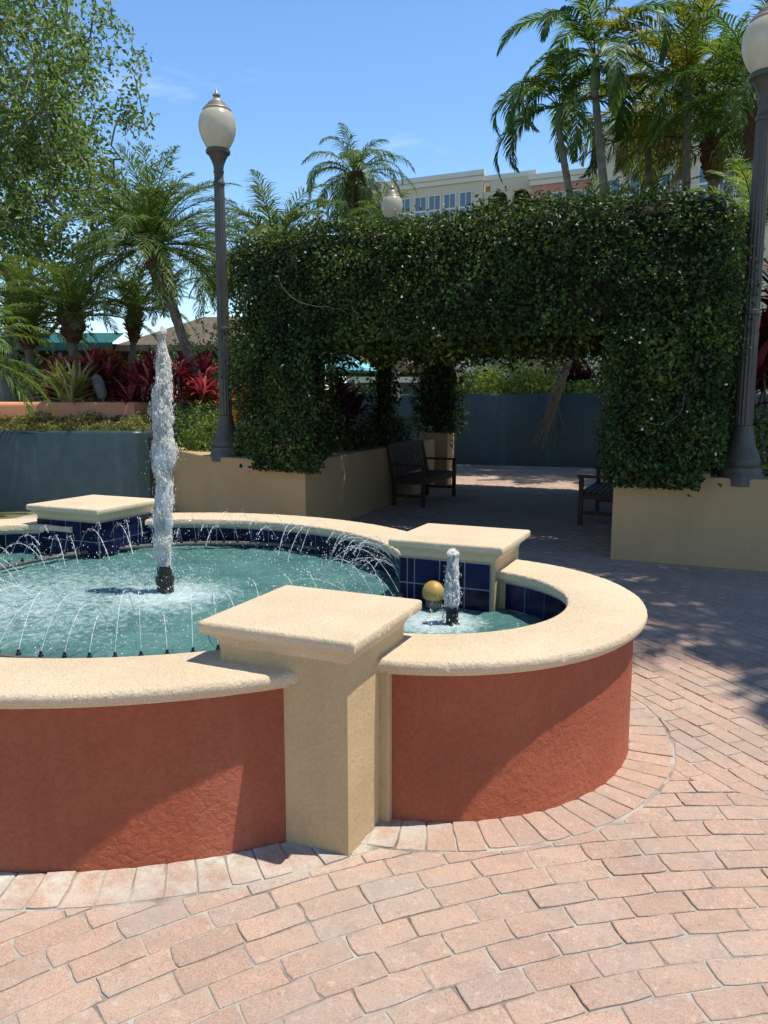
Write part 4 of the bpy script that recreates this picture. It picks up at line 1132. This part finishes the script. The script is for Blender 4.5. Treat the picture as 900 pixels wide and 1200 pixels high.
# spotlight on the orange wall
p_ = at(121, 472, 12.75); e = empty('garden_spotlight', p_, 'grey bullet shaped garden spotlight standing on the orange wall', 'spotlight')
b = MB(); b.lathe([(.03,-.03),(.03,.09)], tuple(p_), 10); b.build('bracket', M['pipe'], e)
b = MB(); b.lathe([(.055,.0),(.085,.04),(.095,.16),(.092,.30),(.07,.37),(.03,.40)], n=18)
o = b.build('housing', surf('spotlight_grey', [(.2,(.14,.135,.125)),(.8,(.2,.195,.18))], 8, .5), e, True, True); o.location = (0,0,.07); o.rotation_euler = (R(6), R(-14), 0)

# right planter
ti_plant((.55, 9.3, .8), 'crimson_leaf', 'tall red ti plant behind the right lamp post', 10, 1.9, .6, .09, 20, .42)
ti_plant((.05, 9.9, .8), 'dark_red_leaf', 'dark red ti plant between the hedge and the right lamp post', 9, 1.5, .5, .08, 22, .4)
shrub((.28, 8.75, .84), .5, .35, .7, 'shrub_leaf', 'low green shrub at the foot of the right lamp post', 900, .08, .035)
shrub((1.1, 9.2, .84), .9, .6, 1.3, 'shrub_leaf', 'green shrub at the right edge behind the lamp post', 1500, .08, .035)
# far bed beyond the walkway
Zf = 1.66
shrub((-5.9, 19.45, Zf), 1.0, .55, .8, 'lime_leaf', 'bright yellow green shrub on the far teal wall, leftmost of the row', 1700, .10, .05)
shrub((-4.5, 19.5, Zf), .9, .55, .8, 'lime_leaf', 'bright yellow green shrub on the far teal wall, second from left', 1700, .10, .05)
shrub((-3.4, 19.5, Zf), .6, .5, .42, 'lime_leaf', 'low green shrub on the far teal wall beside the hanging dry frond', 900, .10, .05)
shrub((-2.3, 19.6, Zf), .8, .6, .5, 'shrub_leaf', 'green shrub on the far teal wall behind the right hedge column', 1200, .10, .05)
ti_plant((-3.6, 20.2, Zf), 'dark_red_leaf', 'dark red plant on the far wall right of the yellow shrubs', 8, .7, .5, .08, 20, .4)
ti_plant((-2.6, 20.4, Zf), 'red_leaf', 'red plant on the far wall near the right hedge column', 8, .8, .5, .08, 20, .4)
shrub((-5.2, 21.6, Zf), 2.2, 1.0, 1.3, 'shrub_leaf', 'tall green bush behind the yellow shrubs of the far wall', 2600, .12, .05)
shrub((-1.6, 21.8, Zf), 2.2, 1.0, 1.8, 'hedge', 'tall dark bush behind the red plants of the far wall', 2600, .12, .05)
e = empty('fallen_palm_frond', (-3.0, 19.1, 1.85), 'dry brown palm frond hanging limp over the far teal wall', 'palm frond')
top_ = at(668, 425, 18.9); mid_ = at(654, 462, 18.6); end_ = at(634, 520, 18.55)
b = MB()
for k in range(46):
    o_ = Vector((random.gauss(0,.07), random.gauss(0,.03)-.03, random.gauss(0,.05))); o2 = Vector((random.gauss(0,.15), random.gauss(0,.05)-.04, random.gauss(0,.22)))
    e2 = mid_.lerp(end_, random.uniform(.45,1.1)); pts = []
    a_ = top_.lerp(mid_, random.uniform(-.2,.8))+o_*.6
    for i in range(9):
        s_ = i/8; q = a_.lerp(mid_+o_, min(1, s_*2.2)) if s_ < .45 else (mid_+o_).lerp(e2+o2, (s_-.45)/.55)
        pts.append(q+Vector((random.gauss(0,.012), random.gauss(0,.012), 0)))
    b.tube(pts, [.009*(1-.07*i) for i in range(9)], 4)
b.build('frond_leaflets', M['drywood'], e)
b = MB(); b.tube([at(690, 400, 19.4), top_, mid_, mid_.lerp(end_, .8)], [.03,.025,.018,.006], 6); b.build('frond_stalk', M['drywood'], e)

# ------------------------------------------------------------------ palms
def bt(x, Y, z=1.0):
    p = at(x, 470, Y); p.z = z; return p
palm('palm_tree', bt(252, 13.0, .9), at(179, 288, 13.0), 'leaning pygmy date palm with shaggy brown upper trunk behind the water jet', 'palm_a', 74, 1.62, 1.3, (88,-18), .36, .014, .085, .075, .9, 52, bend=.12, sag=.25)
palm('palm_tree', bt(86, 14.0), at(85, 372, 14.0), 'small pygmy palm behind the crimson plant, second from the left edge', 'palm_a', 44, 1.4, 1.2, (86,8), .34, .013, .09, .075, .45, 50, sag=.25)
palm('palm_tree', bt(150, 15.0), at(158, 364, 15.0), 'slim pygmy palm directly left of the tall water jet', 'palm_a', 34, 1.1, 1.15, (86,12), .30, .013, .07, .055, .6, 46, sag=.25)
palm('palm_tree', bt(36, 14.6), at(33, 384, 14.6), 'pygmy palm nearest the left edge, behind the bed', 'palm_a', 42, 1.4, 1.2, (86,8), .32, .013, .08, .07, .4, 48, sag=.25)
palm('palm_tree', bt(-48, 10.8), at(-52, 420, 10.8), 'low bright palm reaching in from the left edge above the orange wall', 'palm_l', 26, 1.35, 1.35, (75,-12), .34, .02, .10, .10, .4, 34)
palm('palm_tree', bt(318, 17.0), at(322, 300, 17.0), 'bushy palm rising behind the left hedge end beside the lamp post', 'palm_a', 52, 1.9, 1.6, (85,-5), .5, .02, .12, .09, .5, 50)
palm('palm_tree', bt(262, 18.5), at(262, 330, 18.5), 'lower palm behind the left lamp post', 'palm_a', 28, 1.5, 1.5, (80,0), .38, .02, .11, .10, .4, 38)
palm('palm_tree', at(418, 300, 25.0), at(416, 206, 25.0), 'lone palm with arching fronds standing above the middle of the hedge', 'palm_a', 40, 1.95, 2.1, (85,-45), .42, .026, .13, .13, 1.0, 46, vee=.2)
palm('palm_tree', at(684, 300, 19.0), at(655, 152, 19.0), 'curved palm with dark drooping fronds, leftmost of the group on the right', 'palm_b', 13, 2.0, 2.7, (78,0), .50, .036, .10, .07, 0, 76, bark='greybark', shaft=.55, sag=.32, bend=.18, vee=.3, group='tall palms behind the hedge')
palm('palm_tree', at(718, 300, 18.0), at(697, 104, 18.0), 'tallest curved palm with long dark fronds reaching past the top edge', 'palm_b', 14, 2.25, 2.5, (80,0), .52, .036, .11, .075, 0, 80, bark='greybark', shaft=.7, sag=.32, bend=.14, vee=.3, group='tall palms behind the hedge')
palm('palm_tree', at(765, 300, 20.5), at(757, 128, 20.5), 'palm with yellowing and dried fronds in the middle of the right group', 'palm_y', 20, 1.9, 1.6, (75,-25), .55, .034, .10, .08, 0, 56, dry=7, sag=.45, group='tall palms behind the hedge')
palm('palm_tree', at(803, 300, 17.5), at(806, 112, 17.5), 'slim dark trunked palm with upright yellow green fronds', 'palm_y', 22, 2.1, .9, (86,15), .48, .03, .09, .075, 0, 60, shaft=.3, sag=.4, group='tall palms behind the hedge')
palm('palm_tree', at(838, 300, 18.5), at(834, 168, 18.5), 'dense green palm with shaggy brown trunk right of the slim dark trunk', 'palm_b', 32, 2.2, 1.2, (86,0), .55, .03, .12, .10, .8, 54, dry=4, sag=.4, group='tall palms behind the hedge')
palm('palm_tree', at(882, 300, 16.0), at(886, 112, 16.0), 'palm with rust coloured fibrous trunk next to the right lamp globe', 'palm_b', 30, 2.0, 1.3, (84,-5), .5, .03, .10, .09, 1.2, 54, sag=.4, group='tall palms behind the hedge')
palm('palm_tree', at(757, 300, 24.0), at(759, 182, 24.0), 'small pale trunked palm further back below the yellowing fronds', 'palm_b', 15, 1.3, 2.2, (70,-10), .5, .04, .11, .09, 0, 36, bark='greybark', shaft=.7, sag=.7, group='tall palms behind the hedge')
palm('palm_tree', bt(880, 12.2), at(884, 262, 12.2), 'feathery light green palm low above the right hedge end', 'palm_l', 24, 1.25, 1.35, (75,-5), .34, .022, .06, .05, 0, 44, sag=.3, group='tall palms behind the hedge')
palm('palm_tree', at(772, 320, 17.5), at(772, 262, 17.5), 'short feathery palm peeping over the right half of the hedge', 'palm_l', 16, 1.1, 1.2, (80,10), .34, .024, .08, .07, 0, 34, sag=.3, group='tall palms behind the hedge')
palm('palm_tree', at(700, 320, 17.0), at(694, 262, 17.0), 'thin feathery palm peeping over the hedge beneath the tall curved palm', 'palm_a', 10, .9, 1.1, (82,30), .34, .02, .05, .05, 0, 30, sag=.3, group='tall palms behind the hedge')
palm('palm_tree', at(450, 300, 20.0), at(447, 262, 20.0), 'spiky palm tips just above the hedge below the lone palm', 'palm_a', 16, 1.0, 1.4, (80,10), .3, .018, .07, .07, 0, 34)
# the palm standing right of the frame whose shade falls on the paving
palm('palm_tree', (3.9, 9.0, .8), (3.95, 7.3, 9.4), 'broad palm standing in the right planter beyond the right lamp post', 'palm_b', 34, 2.2, 1.5, (70,-25), .6, .05, .14, .11, 0, 40, shaft=.5, sag=.6, group='palms in the right planter')
palm('palm_tree', (4.6, 9.4, .8), (4.2, 7.9, 6.2), 'second broad palm further right in the right planter', 'palm_b', 40, 2.4, 1.5, (70,-25), .6, .05, .14, .11, 0, 40, shaft=.5, sag=.6, group='palms in the right planter')
palm('palm_tree', (2.5, 9.2, .8), (3.3, 8.6, 7.8), 'slightly lower broad palm close behind the first in the right planter', 'palm_b', 32, 1.9, 1.4, (70,-25), .55, .05, .13, .10, 0, 40, shaft=.4, sag=.6, group='palms in the right planter')

# ------------------------------------------------------------------ leafy tree at the left
def leafy_tree(base, label, centre, rad, npts, nleaf, mat, ln, wd, seed, name='shade_tree'):
    """twigs grown towards points spread through an uneven crown volume"""
    r_ = np.random.default_rng(seed); base = Vector(base); centre = np.array(centre); rad = np.array(rad)
    e = empty(name, base, label, 'tree')
    pts = []
    while len(pts) < npts:
        v = unit(r_.normal(0,1,3)); q = v*(r_.random()**.45)*(1+.34*mnoise.noise(Vector(v*1.9)+Vector((seed,0,0)))+.22*mnoise.noise(Vector(v*4.5)+Vector((seed,2,0))))
        q = centre+q*rad
        if mnoise.noise(Vector(q)*.75+Vector((0,seed,0))) > -.16 and q[2] > base.z+1.2: pts.append(q)
    pts = np.array(pts)
    node = [np.array(base)]; par = [-1]
    fork = np.array([base.x*.5+centre[0]*.5, base.y*.5+centre[1]*.5, centre[2]-rad[2]*.75])
    for k in range(1, 7):
        s = k/6; node.append(np.array(base)*(1-s)+fork*s+r_.normal(0,.04,3)); par.append(k-1)
    order = np.argsort(np.linalg.norm(pts-fork, axis=1))
    for i in order:
        q = pts[i]; A = np.array(node); d = np.linalg.norm(A-q, axis=1) + .35*np.maximum(0, A[:,2]-q[2]+.1); d[:4] += 9
        k = int(np.argmin(d)); p = A[k]; dist = np.linalg.norm(q-p); m_ = max(1, int(dist/.3)); last = k
        for t in range(1, m_+1):
            node.append(p+(q-p)*t/m_+(r_.normal(0,.05,3) if t < m_ else 0)+np.array([0,0,.10*math.sin(PI*t/m_)])*dist); par.append(last); last = len(node)-1
    n = len(node); w = np.ones(n)
    for i in range(n-1, 0, -1): w[par[i]] += w[i]
    b = MB()
    for i in range(1, n):
        r0 = .0062*w[par[i]]**.44 if par[i] > 0 else .0062*w[1]**.44*1.15; r1 = .0062*w[i]**.44
        b.tube([node[par[i]], node[i]], [min(r0, r1*1.6), r1], 7 if w[i] > 40 else 4, False)
    b.build('trunk', M['greybark'], e, True)
    T = np.array(node)[np.where((w < 14) & (np.arange(n) > 8))[0]]
    P = T[r_.integers(0, len(T), nleaf)] + r_.normal(0, .15, (nleaf,3))
    V, F = leaf_arrays(P, r_.normal(0,1,(nleaf,3))+np.array([[0,0,.5]]), ln, wd, .6, .6)
    np_mesh('crown', V, F, M[mat], e)
    return e
leafy_tree(at(0, 470, 17.0)-Vector((0,0,1.2)), 'tall airy leafy tree with pale branches filling the upper left corner', at(25, 175, 17.0), (2.75, 2.3, 4.3), 1100, 25000, 'tree_leaf', .125, .062, 5)
leafy_tree(at(-140, 470, 15.0)-Vector((0,0,1.2)), 'leafy tree just outside the left edge whose branches reach in', at(-110, 210, 15.0), (2.2, 2.0, 3.2), 400, 10000, 'tree_leaf', .12, .055, 9)
# dense greenery closing the distance
shrub(bt(215, 19, 0), 1.6, 1.0, 3.3, 'tree_leaf', 'broad green bush behind the leaning palm trunk', 2600, .13, .05)
shrub(bt(425, 24, 0), 2.0, 1.0, 2.7, 'hedge', 'dark bush behind the turquoise parasol', 2000, .14, .06)
shrub(bt(70, 22, 0), 2.6, 1.0, 2.7, 'hedge', 'dark bush in front of the restaurant behind the left palms', 2600, .14, .06)
shrub(bt(290, 21, 0), 2.4, 1.2, 4.4, 'hedge', 'tall dark bush behind the left lamp post and hedge end', 3600, .16, .07)
shrub(bt(860, 20, 0), 3.2, 1.2, 5.6, 'tree_leaf', 'tall bush behind the feathery palm at the right edge', 4200, .16, .07)
shrub(bt(740, 22, 0), 3.6, 1.2, 5.0, 'palm_b', 'dark green bush mass below the group of tall palms', 4200, .16, .07)

# ------------------------------------------------------------------ buildings behind
rp = at(110, 470, 27)
e = empty('restaurant_building', (rp.x, rp.y, 0), 'low dark timber restaurant with teal awning and thatched roof behind the left bed', 'building', rz=YAW)
def lb_(mb, x0, x1, y0, y1, z0, z1): mb.box((x0,y0,z0),(x1,y1,z1))
b = MB(); lb_(b, -9, 7.2, 0, 5, 0, 3.55); b.build('wall', M['dark_wall'], e, local=True)
b = MB(); b.add([(-8.5,-.02,3.92),(1.2,-.02,3.92),(1.2,-1.3,3.5),(-8.5,-1.3,3.5),(-8.5,-1.3,3.25),(1.2,-1.3,3.25)], [(3,2,1,0),(4,5,2,3)]); b.build('awning', M['awning'], e, local=True)
b = MB()
for k in range(9): b.box((1.3+k*.19, -.12, 2.2), (1.3+k*.19+.165, -.06, 3.2))
b.build('board_screen', M['grey_wall'], e, local=True)
b = MB(); b.box((-4.2,-.05,1.2),(-3.0,-.02,2.4)); b.build('door_panel', M['bark'], e, local=True)
b = MB()
b.add([(1.2,-1.0,3.45),(7.8,-1.0,3.45),(7.8,5.6,3.45),(1.2,5.6,3.45),(3.4,2.3,4.7),(5.8,2.3,4.7),(1.2,-1.0,3.25),(7.8,-1.0,3.25),(7.8,5.6,3.25),(1.2,5.6,3.25)],
      [(0,1,5,4),(1,2,5),(2,3,4,5),(3,0,4),(0,6,7,1),(1,7,8,2),(2,8,9,3),(3,9,6,0),(9,8,7,6)])
b.build('thatched_roof', M['thatch'], e, local=True)
hp = at(452, 470, 27); e = empty('thatched_hut', (hp.x, hp.y, 0), 'thatched hut roof seen through the arch beside the turquoise parasol', 'hut')
b = MB(); b.lathe([(2.6,2.5),(2.55,2.75),(1.9,3.25),(1.2,3.85),(.5,4.5),(.05,4.9)], (hp.x,hp.y,0), 28, flute=.06); b.build('thatched_roof', M['thatch'], e)
for k in range(6):
    a = k*PI/3; b = MB(); b.tube([(hp.x+2.1*math.cos(a),hp.y+2.1*math.sin(a),0),(hp.x+2.1*math.cos(a),hp.y+2.1*math.sin(a),2.8)], .09, 8); b.build('hut_post', M['bark'], e)
b = MB(); b.lathe([(1.7,0),(1.7,2.2)], (hp.x,hp.y,0), 20); b.build('counter_wall', M['grey_wall'], e)
up_ = at(392, 470, 20.5); e = empty('patio_umbrella', (up_.x, up_.y, 0), 'turquoise patio umbrella glimpsed through the left side of the arch', 'umbrella')
b = MB(); b.lathe([(1.35,2.36),(1.33,2.42),(.7,2.66),(.06,2.92)], (up_.x,up_.y,0), 8); b.build('canopy', M['umbrella'], e)
b = MB(); b.tube([(up_.x,up_.y,0),(up_.x,up_.y,2.95)], .03, 8); b.build('pole', M['white_metal'], e)

hb = 64.0
hotel = empty('hotel_building', (-20, hb, 0), 'cream and pink multi storey building with tall windows beyond the palms', 'building')
def sect(mat, x0, x1, y0, z1, name='facade_wall'):
    b = MB(); b.box((x0, y0, 0), (x1, y0+14, z1)); return b.build(name, M[mat], hotel)
def cornice(x0, x1, y0, z):
    b = MB(); b.box((x0-.2, y0-.35, z-.35), (x1+.2, y0+.0, z+.05)); b.box((x0-.1, y0-.18, z-.75), (x1+.1, y0, z-.35)); b.build('cornice', M['white_trim'], hotel)
def window(x, y0, z0, w, h):
    b = MB(); t = .09
    b.box((x-w/2-t,y0-.08,z0-t),(x-w/2,y0+.0,z0+h+t)); b.box((x+w/2,y0-.08,z0-t),(x+w/2+t,y0,z0+h+t)); b.box((x-w/2,y0-.08,z0+h),(x+w/2,y0,z0+h+t)); b.box((x-w/2,y0-.1,z0-t),(x+w/2,y0,z0))
    b.box((x-.03,y0-.06,z0),(x+.03,y0-.01,z0+h)); b.box((x-w/2,y0-.06,z0+h*.48),(x-.03,y0-.01,z0+h*.54)); b.box((x+.03,y0-.06,z0+h*.48),(x+w/2,y0-.01,z0+h*.54))
    f = b.build('window', M['white_trim'], hotel)
    b = MB(); b.add([(x-w/2,y0-.03,z0),(x+w/2,y0-.03,z0),(x+w/2,y0-.03,z0+h),(x-w/2,y0-.03,z0+h)], [(0,1,2,3)]); b.build('pane', M['glass'], f)
sect('cream_wall', -32.3, -19.6, hb, 20.3); cornice(-32.3, -19.6, hb, 20.3)
for zz in (16.4, 12.6):
    for px in (412, 432, 455, 478, 498, 519, 541): window(at(px, 230, 66).x, hb, zz, .95, 2.35)
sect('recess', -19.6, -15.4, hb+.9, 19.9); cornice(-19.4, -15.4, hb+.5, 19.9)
b = MB()      # loggia screen: two arches
for (x0, x1) in ((-19.58,-19.0),(-17.55,-17.15),(-15.7,-15.42)): b.box((x0, hb+.2, 0), (x1, hb+.7, 18.655))
b.box((-19.0, hb+.2, 18.66), (-15.42, hb+.68, 19.85))
for cx in (-18.27, -16.42):
    r = .72; n = 12
    for k in range(n):
        a0, a1 = PI*k/n, PI*(k+1)/n
        b.add([(cx+r*math.cos(a0),hb+.25,17.9+r*math.sin(a0)),(cx+r*math.cos(a1),hb+.25,17.9+r*math.sin(a1)),(cx+r*1.05*math.cos(a1),hb+.25,18.72),(cx+r*1.05*math.cos(a0),hb+.25,18.72)], [(0,1,2,3)])
b.build('arched_loggia', M['cream_wall'], hotel)
b = MB(); b.box((-18.9, hb+.75, 14), (-17.6, hb+.88, 18.6)); b.box((-17.1, hb+.75, 14), (-15.75, hb+.88, 18.6)); b.build('loggia_opening', M['dark_wall'], hotel)
sect('pink_wall', -15.4, -10.4, hb-.5, 19.3); cornice(-15.4, -10.4, hb-.5, 19.3)
for zz in (15.6, 11.8):
    for px in (640, 664, 690): window(at(px, 230, 62).x+.3, hb-.5, zz, 1.2, 2.2)
sect('cream_wall', -10.4, -3.6, hb-2, 21.6); cornice(-10.4, -3.6, hb-2, 21.6)
for zz in (15.5, 11.8):
    for px in (712, 748, 760, 786): window(at(px, 230, 59).x, hb-2, zz, 1.25, 2.4)
sect('cream_wall', -3.6, 10, hb-3, 24.3); cornice(-3.6, 10, hb-3, 24.3)
for zz in (15.5, 19.6):
    for px in (830, 850, 872): window(at(px, 230, 57).x, hb-3, zz, 1.25, 2.4)
